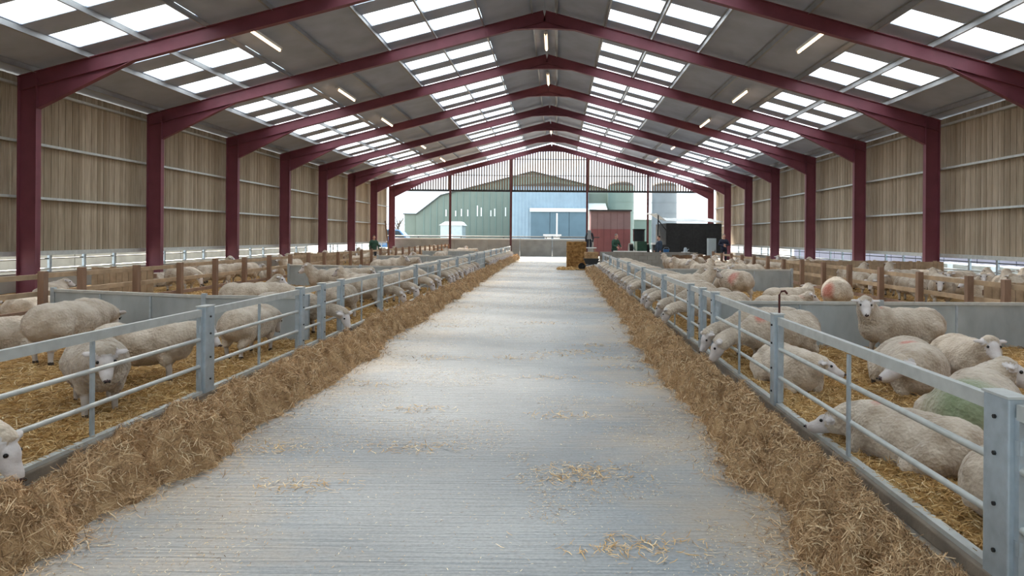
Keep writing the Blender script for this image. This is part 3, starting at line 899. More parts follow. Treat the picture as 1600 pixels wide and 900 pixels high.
def fuse(name, prims, voxel, mats, order, wool=None, smooth=3, extra=None):
    """prims: ('e', centre, (ax1, ax2, ax3), radii, tag) or ('c', p, q, r0, r1, tag); one continuous mesh, one material slot per tag"""
    bm = bmesh.new()
    for p in prims:
        if p[0] == 'e':
            _, c, ax, r, t = p
            M = Matrix(((ax[0].x * r[0], ax[1].x * r[1], ax[2].x * r[2], c[0]), (ax[0].y * r[0], ax[1].y * r[1], ax[2].y * r[2], c[1]),
                        (ax[0].z * r[0], ax[1].z * r[1], ax[2].z * r[2], c[2]), (0, 0, 0, 1)))
            bmesh.ops.create_icosphere(bm, subdivisions=3, radius=1, matrix=M)
        else:
            _, a, b, r0, r1, t = p
            a, b = Vector(a), Vector(b); d = b - a; Ln = d.length
            q = d.to_track_quat('Z', 'Y').to_matrix().to_4x4()
            bmesh.ops.create_icosphere(bm, subdivisions=2, radius=r0, matrix=Matrix.Translation(a))
            bmesh.ops.create_icosphere(bm, subdivisions=2, radius=r1, matrix=Matrix.Translation(b))
            bmesh.ops.create_cone(bm, cap_ends=True, segments=16, radius1=r0, radius2=r1, depth=Ln, matrix=Matrix.Translation((a + b) / 2) @ q)
    bmesh.ops.recalc_face_normals(bm, faces=bm.faces)
    me = bpy.data.meshes.new('tmp'); bm.to_mesh(me); bm.free()
    ob = bpy.data.objects.new('tmp', me); COL.objects.link(ob)
    md = ob.modifiers.new('r', 'REMESH'); md.mode = 'VOXEL'; md.voxel_size = voxel; md.use_smooth_shade = True
    dg = bpy.context.evaluated_depsgraph_get()
    out = bpy.data.meshes.new_from_object(ob.evaluated_get(dg))
    bpy.data.objects.remove(ob); bpy.data.meshes.remove(me)
    out.materials.clear()
    for t in order:
        out.materials.append(MATS[mats[t]])
    bm = bmesh.new(); bm.from_mesh(out)
    for _ in range(smooth):
        bmesh.ops.smooth_vert(bm, verts=bm.verts, factor=.5, use_axis_x=True, use_axis_y=True, use_axis_z=True)
    bm.normal_update()
    bm.verts.ensure_lookup_table(); bm.faces.ensure_lookup_table()
    def classify(P):
        best = np.full(len(P), 1e9); tag_ = np.zeros(len(P), int)
        for p in prims:
            if p[0] == 'e':
                c = np.array(p[1]); A = np.array([list(a) for a in p[2]]); r = np.array(p[3])
                q = (P - c) @ A.T / r
                d = (np.linalg.norm(q, axis=1) - 1) * r.min()
                t = p[4]
            else:
                a, b = np.array(p[1]), np.array(p[2]); ab = b - a
                h = np.clip(((P - a) @ ab) / (ab @ ab), 0, 1)
                d = np.linalg.norm(P - a - h[:, None] * ab, axis=1) - (p[3] + (p[4] - p[3]) * h)
                t = p[5]
            m = d < best
            best[m] = d[m]; tag_[m] = order.index(t)
        return tag_
    if wool is not None:
        VP = np.array([v.co for v in bm.verts]); vt = classify(VP)
        wi = [order.index(w) for w in wool]
        for v, t in zip(bm.verts, vt):
            if t in wi:
                c = v.co
                n1 = mnoise.noise(c * 5.5); n2 = mnoise.noise(c * 15 + Vector((7, 3, 1))); n3 = mnoise.noise(c * 34)
                v.co = c + v.normal * (.012 + .011 * n1 + .010 * abs(n2) + .005 * n3)
    FP = np.array([f.calc_center_median() for f in bm.faces])
    ft = classify(FP)
    for f, t in zip(bm.faces, ft):
        f.material_index = int(t); f.smooth = True
    if extra:
        for c, r, t in extra:
            g = bmesh.ops.create_icosphere(bm, subdivisions=2, radius=r, matrix=Matrix.Translation(c))
            for v in g['verts']:
                for f in v.link_faces:
                    f.material_index = order.index(t); f.smooth = True
    bm.to_mesh(out); bm.free()
    out.name = name
    out.update()
    return out

X_, Y_, Z_ = Vector((1, 0, 0)), Vector((0, 1, 0)), Vector((0, 0, 1))
AX = (X_, Y_, Z_)
S_ORDER = ['wool', 'face', 'leg', 'hoof', 'nose', 'eye', 'ear']
S_MATS = dict(wool='wool', face='face_hair', leg='leg_hair', hoof='hoof', nose='nose', eye='eye', ear='face_hair')

def sheep_mesh(name, H, hd, lie=False, fat=1.0, step=0., feed=False):
    P = []
    dz = -.255 if lie else 0.
    w = 1.12 if lie else 1.0
    w *= fat
    e = lambda c, r, t='wool': P.append(('e', (c[0], c[1], c[2] + dz), AX, r, t))
    e((0.0, 0, .515), (.50, .245 * w, .235))
    e((-.30, 0, .52), (.27, .235 * w, .232))
    e((.27, 0, .525), (.27, .225 * w, .235))
    e((.42, 0, .50), (.17, .165 * w, .20))
    e((.02, 0, .45), (.40, .225 * w, .20))
    e((-.53, 0, .56), (.055, .05, .09))            # docked tail
    e((-.55, 0, .48), (.035, .04, .09))
    Hv = Vector(H)
    sh = Vector((.42, 0, .58 + dz))
    md = sh.lerp(Hv, .5) + Vector((0.02, 0, .015))
    if feed:
        n1, n2 = Vector((.63, 0, .485)), Vector((.83, Hv.y * .6, .455))
        P.append(('c', sh - Vector((.03, 0, .02)), n1, .165, .105, 'wool'))
        P.append(('c', n1, n2, .100, .092, 'wool'))
        P.append(('c', n2, Hv - Vector(hd).normalized() * .02, .092, .09, 'wool'))
    else:
        P.append(('c', sh, md, .175, .135, 'wool'))
        P.append(('c', md, Hv - Vector(hd).normalized() * .02, .135, .098, 'wool'))
    f, s, u = frame(hd)
    A = (f, s, u)
    P.append(('e', Hv + f * .045 - u * .005, A, (.115, .074, .086), 'face'))
    P.append(('c', Hv + f * .08 - u * .022, Hv + f * .205 - u * .038, .070, .050, 'face'))
    P.append(('c', Hv + f * .06 - u * .05, Hv + f * .185 - u * .066, .052, .036, 'face'))
    P.append(('e', Hv + f * .238 - u * .032, A, (.030, .034, .024), 'nose'))
    P.append(('e', Hv - f * .045 + u * .045, A, (.055, .06, .045), 'wool'))
    for k in (-1, 1):
        c = Hv - f * .012 + s * k * .118 + u * .042
        ea = (s * k * .95 - u * .12 - f * .25).normalized()
        eb = (f - ea * f.dot(ea)).normalized(); ec = ea.cross(eb)
        P.append(('e', c, (ea, eb, ec), (.080, .037, .019), 'ear'))
    extra = [(Hv + f * .080 + s * k * .066 + u * .030, .0155, 'eye') for k in (-1, 1)]
    for k in (-1, 1):
        extra.append((Hv + f * .264 + s * k * .017 - u * .026, .009, 'eye'))
    c = lambda a, b, r0, r1, t: P.append(('c', Vector(a), Vector(b), r0, r1, t))
    if not lie:
        for k, dx in ((-1, step), (1, -step)):
            y = .125 * k
            c((.32, y * .95, .44), (.33 + dx * .3, y, .31), .095, .062, 'wool')
            c((.33 + dx * .3, y, .31), (.335 + dx, y, .20), .046, .036, 'leg')
            c((.335 + dx, y, .20), (.33 + dx, y, .07), .034, .028, 'leg')
            c((.33 + dx, y, .075), (.345 + dx, y, .025), .034, .036, 'hoof')
            y = .135 * k; dx = -dx
            c((-.33, y, .48), (-.27 + dx * .3, y * 1.05, .36), .145, .10, 'wool')
            c((-.27 + dx * .3, y * 1.05, .36), (-.40 + dx * .7, y, .245), .085, .045, 'wool')
            c((-.40 + dx * .7, y, .245), (-.385 + dx, y, .08), .038, .029, 'leg')
            c((-.385 + dx, y, .08), (-.37 + dx, y, .025), .034, .037, 'hoof')
    else:
        for k in (-1, 1):
            y = .17 * k
            c((.34, y, .22), (.46, y * .9, .07), .10, .05, 'wool')
            c((.46, y * .9, .065), (.27, y * 1.05, .045), .042, .034, 'leg')
            c((.27, y * 1.05, .045), (.23, y * 1.05, .04), .035, .034, 'hoof')
            y = .235 * k * fat
            c((-.30, y * .85, .22), (-.12, y * 1.08, .12), .15, .095, 'wool')
            c((-.12, y * 1.08, .08), (-.30, y * 1.2, .05), .055, .038, 'leg')
            c((-.30, y * 1.2, .05), (-.12, y * 1.32, .04), .034, .03, 'leg')
            c((-.12, y * 1.32, .04), (-.08, y * 1.32, .035), .032, .033, 'hoof')
    return fuse(name, P, .0165, S_MATS, S_ORDER, ['wool'], 3, extra)

SM = dict(
    up=sheep_mesh('sheep_up', (.66, 0, .84), (.86, 0, -.5), step=.05),
    upL=sheep_mesh('sheep_up_left', (.60, .15, .82), (.35, .86, -.42), step=.04),
    upR=sheep_mesh('sheep_up_right', (.60, -.15, .82), (.35, -.86, -.42), step=-.05),
    level=sheep_mesh('sheep_level', (.77, 0, .67), (.72, 0, -.68), step=.06, fat=1.08),
    low=sheep_mesh('sheep_low', (.80, .02, .50), (.5, .05, -.86), step=.05, fat=1.1),
    graze=sheep_mesh('sheep_graze', (.80, .03, .33), (.42, .1, -.9), step=.08, fat=1.06),
    feed=sheep_mesh('sheep_feed', (.95, 0, .36), (.60, .06, -.78), step=.06, feed=True),
    feed2=sheep_mesh('sheep_feed_turned', (.95, .02, .37), (.55, -.30, -.76), step=-.06, fat=1.04, feed=True),
    lie=sheep_mesh('sheep_lying', (.60, 0, .50), (.88, 0, -.42), True, 1.08),
    lieL=sheep_mesh('sheep_lying_left', (.56, .15, .50), (.3, .9, -.34), True, 1.06),
    lieR=sheep_mesh('sheep_lying_right', (.56, -.15, .48), (.3, -.9, -.36), True, 1.1),
    liedown=sheep_mesh('sheep_lying_nosing', (.60, -.19, .34), (.45, -.80, -.32), True, 1.1),
    lieLlow=sheep_mesh('sheep_lying_left_low', (.56, .17, .36), (.35, .88, -.24), True, 1.05),
    lielow=sheep_mesh('sheep_lying_low', (.74, .04, .25), (.93, .3, -.2), True, 1.05),
)
RED, GREEN, BLUE = (.55, .13, .09), (.16, .26, .13), (.16, .22, .36)

FOOT = []                                   # (x, y, r) of every sheep placed so far
BARS = [((FL, -5), (FL, 57)), ((FRX, -5), (FRX, 35)), ((TL, 4), (TL, 58.2)), ((TR, 2.5), (TR, 34)),
        ((-3.95, 11.15), (-5.6, 11.2)), ((-5.6, 11.2), (-8.75, 12.25)), ((-3.95, 22.5), (-6.3, 22.6)), ((-6.3, 22.6), (-8.75, 23.0)), ((-3.95, 34.4), (-8.75, 34.4)),
        ((-3.95, 46.), (-8.75, 46.)), ((2.5, 10.85), (7.35, 10.9)), ((2.5, 22.), (7.35, 22.)),
        ((-10.5, 15.9), (-9.05, 15.9)), ((-11.2, 30.), (-9.05, 30.)), ((7.65, 12.6), (9.4, 12.6)), ((7.65, 24.), (13.2, 24.)),
        ((2.2, 35.4), (7.8, 35.1)), ((CX - HALF, 0), (CX - HALF, 60)), ((CX + HALF, 0), (CX + HALF, 60))]
def footprint(pose, x, y, hx, hy, sc):
    n = math.hypot(hx, hy); hx, hy = hx / n, hy / n
    lie_ = pose.startswith('lie')
    side = -.24 if pose.endswith('R') or pose == 'liedown' else (.24 if pose.endswith('L') or pose == 'lieLlow' else 0.)
    out = [(-.40, 0, .27 if not lie_ else .31), (-.12, 0, .28 if not lie_ else .33), (.16, 0, .28 if not lie_ else .31), (.42, 0, .23)]
    out += [(.74, side * .8, .16), (.90 if not side else .66, side * 1.4, .14)]
    return [(x + (a * hx - b * hy) * sc, y + (a * hy + b * hx) * sc, r * sc) for a, b, r in out]
def seg_d(px_, py_, s_):
    (ax, ay), (bx, by) = s_
    t = max(0, min(1, ((px_ - ax) * (bx - ax) + (py_ - ay) * (by - ay)) / ((bx - ax) ** 2 + (by - ay) ** 2)))
    return math.hypot(px_ - ax - t * (bx - ax), py_ - ay - t * (by - ay))
def clash(fp):
    w = 0.
    for x, y, r in fp:
        for X, Y, Q in FOOT:
            w = max(w, r + Q - math.hypot(x - X, y - Y))
        for b_ in BARS:
            w = max(w, r + .10 - seg_d(x, y, b_))
    return w

def sheep(pose, x, y, hx, hy, lab, sc=.95, group=None, mark=None, z=None):
    if pose.startswith('feed') and z is None: z = .512 - .465 * sc      # neck between the rails
    FOOT.extend(footprint(pose, x, y, hx, hy, sc))
    o = link('sheep', SM[pose], None, (x, y, (float(bed_z(np.array([x]), np.array([y]))[0]) - .035) if z is None else z))
    o.rotation_euler = (0, 0, math.atan2(hy, hx))
    o.scale = (sc, sc, sc)
    tag(o, lab, 'sheep', group)
    if mark:
        p, r, c = mark
        o['mark_pos'] = [float(v) for v in p]; o['mark_rad'] = float(r); o['mark_col'] = [float(v) for v in c]
    return o

# ---- near pen, trailer side
sheep('lielow', 2.68, 5.25, -.56, .83, 'sheep lying along the bottom rail with its head poking out to the hay', .90, z=.02, mark=((.30, 0, .50), .11, RED))
sheep('lie', 2.98, 4.12, 1, -.06, 'sheep lying with its rump to the gate post, behind the sheep poking its head out', .98)
sheep('lieR', 3.55, 5.95, .62, .78, 'sheep lying with a broad green stain over its fleece', 1.08, mark=((-.42, -.02, .34), .36, GREEN))
sheep('lie', 4.98, 8.55, -.12, -1, 'sheep lying in straw facing the passage with its legs tucked under', 1.0)
sheep('liedown', 4.02, 7.95, -.30, -.95, 'big round sheep with a red dab on its back, nosing the straw', 1.12, mark=((.10, -.05, .50), .10, RED))
sheep('upL', 4.75, 9.65, -1, -.05, 'sheep standing side-on before a sheet divider, looking round at the passage', 1.0, mark=((.38, 0, .72), .10, RED))
sheep('lieLlow', 2.64, 8.0, .10, -1, 'sheep lying by the gate with its face turned sideways, beneath the drop bolt', .92)
sheep('feed2', 2.93, 9.18, -.93, -.37, 'sheep pushing its head low through the gate to eat hay, red mark on shoulder', 1.0, mark=((.40, .1, .68), .10, RED))
sheep('feed', 2.94, 9.80, -.965, -.26, 'sheep eating hay through the gate, standing against the sheet divider', .95)
# ---- second pen, trailer side
sheep('graze', 4.75, 18.7, -.3, 1, 'sheep standing tail-on in bright straw with a red side, before a sheet divider', 1.12, mark=((-.25, .25, .6), .22, RED))
sheep('low', 6.05, 15.2, .35, .95, 'big sheep standing tail-on behind the divider, red patch on its rump', 1.1, mark=((-.5, .2, .55), .2, RED))
sheep('lie', 4.75, 14.9, 1, -.1, 'sheep lying side-on in straw just behind the first divider, pink-marked neck', 1.0, mark=((.4, 0, .4), .16, (.6, .22, .16)))
sheep('lieL', 5.45, 16.6, 1, .1, 'sheep resting beside the timber fence posts, behind the pink-necked sheep', 1.05)
sheep('up', 3.15, 17.15, 1, .1, 'sheep standing head up, looking away from the passage towards timber rails', 1.05)
sheep('up', 3.1, 17.9, 1, .05, 'sheep standing close behind the sheep that looks towards the timber rails', 1.0)
# ---- near pen, opposite side
sheep("feed", -4.42, 4.45, 1, -.02, 'sheep with its head right through the gate into the hay, below the first upright', .98)
sheep('level', -4.42, 6.78, .62, -.80, 'sheep standing behind the gate facing the passage, face between two rails', .98)
sheep('level', -4.72, 8.00, 1, .10, 'sheep standing side-on behind the wide gate post, head past the post', .93)
sheep('low', -4.24, 9.72, .12, 1, 'sheep standing with head lowered behind the gate upright, before the bent divider', .93)
sheep('low', -6.45, 9.3, .06, 1, 'tall round-backed sheep standing in straw away from the gate', 1.08)
sheep('lie', -7.75, 9.95, -.45, -.9, 'sheep lying beside the tall round-backed sheep, red ear mark', 1.0, mark=((.42, 0, .48), .14, RED))
sheep('lieL', -7.6, 10.95, 1, -.1, 'sheep resting by the timber fence, behind the sheep with a red ear mark', .95)
# ---- second pen, opposite side
sheep('up', -6.45, 14.7, 1, .15, 'sheep standing behind the bent divider, back to the timber rails', .95)
sheep('low', -5.95, 14.2, 1, .05, 'sheep standing behind the bent divider, beside its neighbour and close to the gate', .95)
sheep('feed2', -4.45, 11.66, 1, 0, 'sheep eating hay through the short gate section', .98)
sheep('graze', -4.45, 14.3, -.7, .7, 'sheep standing tail to the passage beyond the short gate section', .98)
sheep('up', -6.05, 19.0, -1, -.1, 'sheep looking towards the boarded wall, before the second sheet divider', 1.02)
sheep('up', -5.0, 18.2, -1, .1, 'sheep looking towards the boarded wall, close behind another doing the same', .95)
sheep('level', -6.1, 20.3, 1, .0, 'sheep standing across the pen in front of the second sheet divider', 1.0)
sheep('up', -6.6, 27.3, 1, .05, 'sheep standing head up between the second and third dividers', 1.05)
sheep('level', -6.6, 29.6, 1, .1, 'sheep standing across the pen beyond the second divider', 1.0)
sheep('up', -6.5, 39.5, .3, 1, 'sheep standing head up in the pen beyond the solid sheet gate', 1.05)

# ---- sheep lined up eating at the gates
def gate_no(P, y):
    i = max(k for k in range(len(P) - 1) if P[k] <= y)
    return ORD[len(P) - 2 - i]
def feeders(ys, P, xk, sgn, ref, group):
    lastf = 0
    stops_ = [(p, .29) for p in P] + [((u + v) / 2, .25) for u, v in zip(P[:-1], P[1:]) if v - u > 1.7] + [(d, .42) for d in (22.5, 34.4, 46.0, 22.0, 35.4)]
    for y in ys:
        for _ in range(3):
            for p, c in stops_:
                if abs(y - p) < c: y = p + c + .01
        if y - lastf < .625 or y > P[-1] - .35 or any(abs(y - p) < c - .005 for p, c in stops_): continue
        lastf = y
        hy = random.uniform(-.05, .05); sc = random.uniform(.93, 1.0)
        x = xk + sgn * (.735 * sc + random.uniform(-.02, .02))
        sheep(random.choice(['feed', 'feed2']), x, y - .74 * hy, -sgn, hy, f'sheep eating hay through the {gate_no(P, y)} gate counted from {ref}', sc, group, z=.512 - .465 * sc)
feeders([16.05, 17.4, 19.7, 20.9, 21.6, 22.95, 23.65, 24.55, 25.85] + [27.0 + .72 * i for i in range(8)] + [36.6 + .64 * i for i in range(32)], PL, FL, -1,
        'the far concrete wall', 'row of feeding sheep opposite the dark trailer')
feeders([12.6, 13.6, 15.2, 15.9, 18.6, 19.3, 20.2, 21.0] + [22.9 + .7 * i for i in range(16)], PR, FRX, 1,
        'the straw bale', 'row of feeding sheep on the dark trailer side')

# ---- flocks further back
POSE_WORDS = dict(up='standing head up', upL='standing and looking left', upR='standing and looking right', level='standing with lowered head', low='standing nose down',
                  graze='nosing the straw', lie='lying down', lieL='lying, head turned left', lieR='lying, head turned right')
def flock(spots, place, group, poses):
    for x, y in spots:
        ps = random.choice(poses)
        best = None
        for t in range(160):                    # turn or shuffle the sheep until it stands clear of its neighbours and the rails
            a_ = random.uniform(0, 2 * math.pi); q = .012 * t
            x_, y_ = x + random.uniform(-q, q) * .6, y + random.uniform(-q, q) * .6
            c_ = clash(footprint(ps, x_, y_, math.cos(a_), math.sin(a_), 1.0))
            if best is None or c_ < best[0]: best = (c_, x_, y_, a_)
            if c_ <= 0: break
        _, x, y, a = best
        mk = ((random.uniform(-.3, .3), random.choice([-.2, 0, .2]), .65), random.uniform(.1, .2), random.choice([RED, RED, BLUE])) if random.random() < .25 else None
        who = 'sheep' if mk is None else ('red-marked sheep' if mk[2] is RED else 'blue-marked sheep')
        sheep(ps, x, y, math.cos(a), math.sin(a), f'{who} {POSE_WORDS[ps]} {place}', random.uniform(.92, 1.06), group, mark=mk)
def scatter(x0, x1, y0, y1, dx, dy, keepouts=()):
    out = []
    y = y0 + dy / 2
    while y < y1:
        x = x0 + dx / 2
        while x < x1:
            p = (x + random.uniform(-.22, .22) * dx, y + random.uniform(-.2, .2) * dy)
            if all((p[0] - k[0]) ** 2 + (p[1] - k[1]) ** 2 > 1.2 for k in keepouts): out.append(p)
            x += dx
        y += dy
    return out
allp = ['up', 'upL', 'upR', 'level', 'low', 'graze', 'lie', 'lieL', 'lieR']
flock(scatter(8.6, 12.9, 13.3, 23.2, 1.45, 1.5), 'behind the short hurdle on the trailer side', 'outer flock on the dark trailer side', ['up', 'upL', 'upR', 'level', 'low'])
flock(scatter(8.4, 12.9, 24.8, 34.5, 1.5, 1.6), 'beyond the wide hurdle on the trailer side', 'far outer flock on the dark trailer side', allp)
flock(scatter(4.6, 7.0, 23.2, 34.0, 1.4, 1.7), 'in the pen behind the feeding row, trailer side', 'far inner flock on the dark trailer side', ['up', 'upL', 'level', 'up'])
flock([(-10.3, 11.2), (-11.4, 13.2), (-10.2, 13.6), (-12.6, 11.6), (-12.9, 14.2), (-11.6, 9.4)], 'before the first boarded hurdle opposite the trailer', 'outer flock by the first boarded hurdle', ['level', 'low', 'lie', 'up'])
flock(scatter(-13.4, -9.6, 16.9, 29.0, 1.9, 2.1), 'between the two boarded hurdles opposite the trailer', 'outer flock between the boarded hurdles', allp)
flock(scatter(-13.4, -9.6, 31.2, 58.5, 2.2, 2.5), 'beyond the second boarded hurdle opposite the trailer', 'outer flock beyond the second boarded hurdle', allp)
flock(scatter(-8.0, -5.6, 35.4, 45.0, 1.9, 2.2, [(-6.5, 39.5)]), 'in the pen between the third and fourth dividers', 'inner flock between the third and fourth dividers', allp)
flock(scatter(-8.0, -5.6, 47.2, 57.0, 1.9, 2.2), 'in the pen against the far concrete wall', 'inner flock against the far concrete wall', allp)

# ------------------------------------------------------------------ people
P_ORDER = ['coat', 'legs', 'boot', 'skin', 'hair', 'eye']
def person(x, y, z, face, coat, hair, lab, pose, sc=1.0):
    P = []
    c = lambda a, b, r0, r1, t: P.append(('c', Vector(a), Vector(b), r0, r1, t))
    e = lambda p, r, t: P.append(('e', Vector(p), AX, r, t))
    lean = pose.get('lean', 0)
    c((0, .09, .93), (.03, .10, .50), .095, .065, 'legs'); c((.03, .10, .50), (-.01, .10, .12), .062, .048, 'legs')
    c((0, -.09, .93), (.03, -.10, .50), .095, .065, 'legs'); c((.03, -.10, .50), (-.01, -.10, .12), .062, .048, 'legs')
    for k in (-1, 1):
        c((-.01, .1 * k, .30), (-.01, .1 * k, .07), .062, .055, 'boot'); c((-.02, .1 * k, .045), (.17, .11 * k, .04), .05, .04, 'boot')
    e((0, 0, .96), (.135, .185, .16), 'coat')
    e((lean * .4, 0, 1.15), (.14, .19, .22), 'coat')
    e((lean * .8, 0, 1.34), (.135, .205, .16), 'coat')
    T = Vector((lean, 0, 1.45))
    c(T + Vector((-.01, .13, -.02)), T + Vector((-.01, -.13, -.02)), .075, .075, 'coat')
    c(T, T + Vector((.02 + lean * .2, 0, .12)), .062, .055, 'skin')
    hc = T + Vector((.04 + lean * .3, 0, .215))
    e(hc, (.095, .075, .115), 'skin')
    e(hc + Vector((.045, 0, -.05)), (.055, .055, .065), 'skin')
    c(hc + Vector((.085, 0, .005)), hc + Vector((.108, 0, -.025)), .012, .016, 'skin')
    for k in (-1, 1):
        e(hc + Vector((-.005, .078 * k, -.01)), (.022, .012, .032), 'skin')
    e(hc + Vector((-.02, 0, .04)), (.098, .084, .092), 'hair')
    ex = [(hc + Vector((.083, .033 * k, .012)), .010, 'eye') for k in (-1, 1)]
    for k, (el, ha) in ((1, pose['L']), (-1, pose['R'])):
        sh = T + Vector((0, .19 * k, -.06)); el = Vector(el); ha = Vector(ha)
        c(sh, el, .068, .052, 'coat'); c(el, el.lerp(ha, .92), .05, .036, 'coat')
        f, s, u = frame((ha - el), (0, k, .35))
        P.append(('e', ha + f * .05, (f, s, u), (.052, .040, .018), 'skin'))
        for i, (o, ln) in enumerate(((-.030, .062), (-.010, .075), (.010, .070), (.028, .055))):
            b0 = ha + f * .085 + s * o
            c(b0, b0 + f * ln * .55 - u * .01, .0095, .009, 'skin')
            c(b0 + f * ln * .55 - u * .01, b0 + f * ln * .85 - u * .035, .009, .008, 'skin')
        b0 = ha + f * .02 + s * .04
        c(b0, b0 + f * .045 + s * .03 - u * .01, .011, .0095, 'skin')
    me = fuse('person', P, .0125, dict(coat=coat, legs='trousers', boot='boot', skin='skin', hair=hair, eye='eye'), P_ORDER, None, 2, ex)
    o = link('person', me, None, (x, y, z)); o.rotation_euler = (0, 0, face); o.scale = (sc,) * 3
    return tag(o, lab, 'person', 'people at the far end')
rest = dict(L=((.03, .27, 1.14), (.12, .27, .92)), R=((.03, -.27, 1.14), (.12, -.27, .92)))
lean1 = dict(lean=.10, L=((.16, .26, 1.17), (.36, .16, 1.08)), R=((.16, -.26, 1.17), (.36, -.16, 1.08)))
fold = dict(L=((.05, .27, 1.18), (.27, .06, 1.2)), R=((.05, -.27, 1.18), (.26, -.05, 1.12)))
p = at_depth(960, 380, 41.0)
person(p.x, 41.0, 0, math.radians(-55), 'green_jacket', 'hair_grey', 'person in a green jacket leaning beside the grey block wall', lean1, 1.09)
p = at_depth(1030, 380, 43.0)
person(p.x, 43.0, 0, math.radians(-150), 'blue_jacket', 'hair_dark', 'person in a dark blue top standing at the corner of the trailer', rest, 1.04)
p = at_depth(1131, 380, 43.5)
person(p.x, 43.5, 0, math.radians(-95), 'navy_jacket', 'hair_grey', 'person in a bulky navy coat standing by the boarded wall', fold, 1.12)
p = at_depth(584, 390, 41.0)
person(p.x, 41.0, .04, math.radians(-60), 'green_jacket', 'hair_dark', 'person standing among the outer pens near the boarded wall opposite the trailer', rest, .97)

# ------------------------------------------------------------------ far end, trailer side
# block wall closing the pens
BW = empty('block_wall', (4.4, 36.0, 0), 'low grey block wall at the end of the trailer-side pens', 'wall')
for i in range(11):
    for j in range(5):
        x0 = 2.3 + .44 * i + (.22 if j % 2 else 0) - .1
        bevel(MB().box((x0 + .006, 35.9, .2 * j + .006), (min(x0 + .44, 7.3) - .006, 36.1, .2 * j + .2)).build('block', 'wall_concrete', BW), .008, 1)
MB().box((2.2, 35.93, 0), (7.2, 36.07, 1.0)).build('mortar', 'kerb_concrete', BW)
MB().box((2.9, 35.88, 1.0), (4.6, 36.12, 1.05)).build('coping_board', 'white_paint', BW)
BP = empty('board_partition', (7.4, 35.1, 0), 'brown plank partition between the block wall and timber rails', 'partition')
for i in range(11):
    x0 = 5.75 + .32 * i * .55
    MB().box((x0 + .004, 35.1, .02), (x0 + .172, 35.13, .88 + random.uniform(-.02, .02))).build('plank', 'timber_old', BP)
MB().box((5.75, 35.13, .7), (7.7, 35.18, .8)).build('batten', 'timber', BP)

# big straw bale
p0, p1 = at_depth(886, 400, 39.5), at_depth(916, 400, 39.5)
mb = MB()
def bale(x0, x1, y0, y1, z0, z1, n=14):
    bm = bmesh.new()
    bmesh.ops.create_cube(bm, size=1)
    bmesh.ops.subdivide_edges(bm, edges=bm.edges, cuts=n, use_grid_fill=True)
    for v in bm.verts:
        c = v.co.copy()
        r = .5 - max(0, (abs(c.x) + abs(c.z) - .93)) * .3
        w = Vector((x0 + (c.x + .5) * (x1 - x0), y0 + (c.y + .5) * (y1 - y0), z0 + (c.z + .5) * (z1 - z0)))
        nn = mnoise.noise(w * 6) * .03 + mnoise.noise(w * 17) * .018
        v.co = w + c.normalized() * nn
    me = bpy.data.meshes.new('bale'); bm.to_mesh(me); bm.free()
    return me
BL = empty('straw_bale', ((p0.x + p1.x) / 2, 40.1, 0), 'big square straw bale standing at the end of the passage', 'bale')
me = bale(p0.x, p1.x, 39.5, 41.6, 0, 1.47); me.transform(Matrix.Translation(-wloc(BL))); me.materials.append(MATS['bale_straw'])
link('bale_body', me, BL)
for i in range(4):
    zz = .3 + .3 * i
    MB().box((p0.x - .025, 39.465, zz), (p1.x + .025, 39.475, zz + .012)).box((p0.x - .035, 39.465, zz), (p0.x - .025, 41.6, zz + .012)).build('twine', 'rust', BL)
n = 3000
xx = RNG.uniform(p0.x - .5, p1.x + .9, n); yy = RNG.uniform(37.0, 39.6, n)
o = link('spilled_straw', strands_mesh('spilled_straw', np.stack([xx, yy, np.full(n, .02)], 1), RNG.normal(size=(n, 3)) * [1, 1, .3], RNG.uniform(.1, .3, n), RNG.uniform(.015, .03, n), 'straw_strand'))
tag(o, 'spilled straw on the floor in front of the square bale', 'straw', kind='stuff')

# hay barrow standing by the end of the gates
q = at_depth(924, 400, 37.3)
BR = empty('hay_barrow', (q.x, 37.3, 0), 'dark wheelbarrow heaped with hay beside the last gate', 'wheelbarrow')
MB().prism([(q.x - .42, .62), (q.x + .42, .62), (q.x + .28, .32), (q.x - .30, .32)], 1, 37.0, 37.6).build('tray', 'dark_metal', BR)
for s in (-1, 1):
    MB().tube([(q.x + .1, 37.3 + .2 * s, .33), (q.x + .18, 37.3 + .24 * s, 0)], .02, 8).build('leg', 'dark_metal', BR)
    MB().tube([(q.x - .5, 37.3 + .06 * s, .2), (q.x + .25, 37.3 + .22 * s, .36), (q.x + .75, 37.3 + .27 * s, .66)], .018, 8).build('handle', 'dark_metal', BR)
MB().tube([(q.x - .5, 37.26, .19), (q.x - .5, 37.34, .19)], .19, 18).build('wheel', 'tyre', BR)
me = bale(q.x - .36, q.x + .36, 37.05, 37.55, .6, .95, 8); me.transform(Matrix.Translation(-wloc(BR))); me.materials.append(MATS['hay_heap'])
link('hay_load', me, BR)

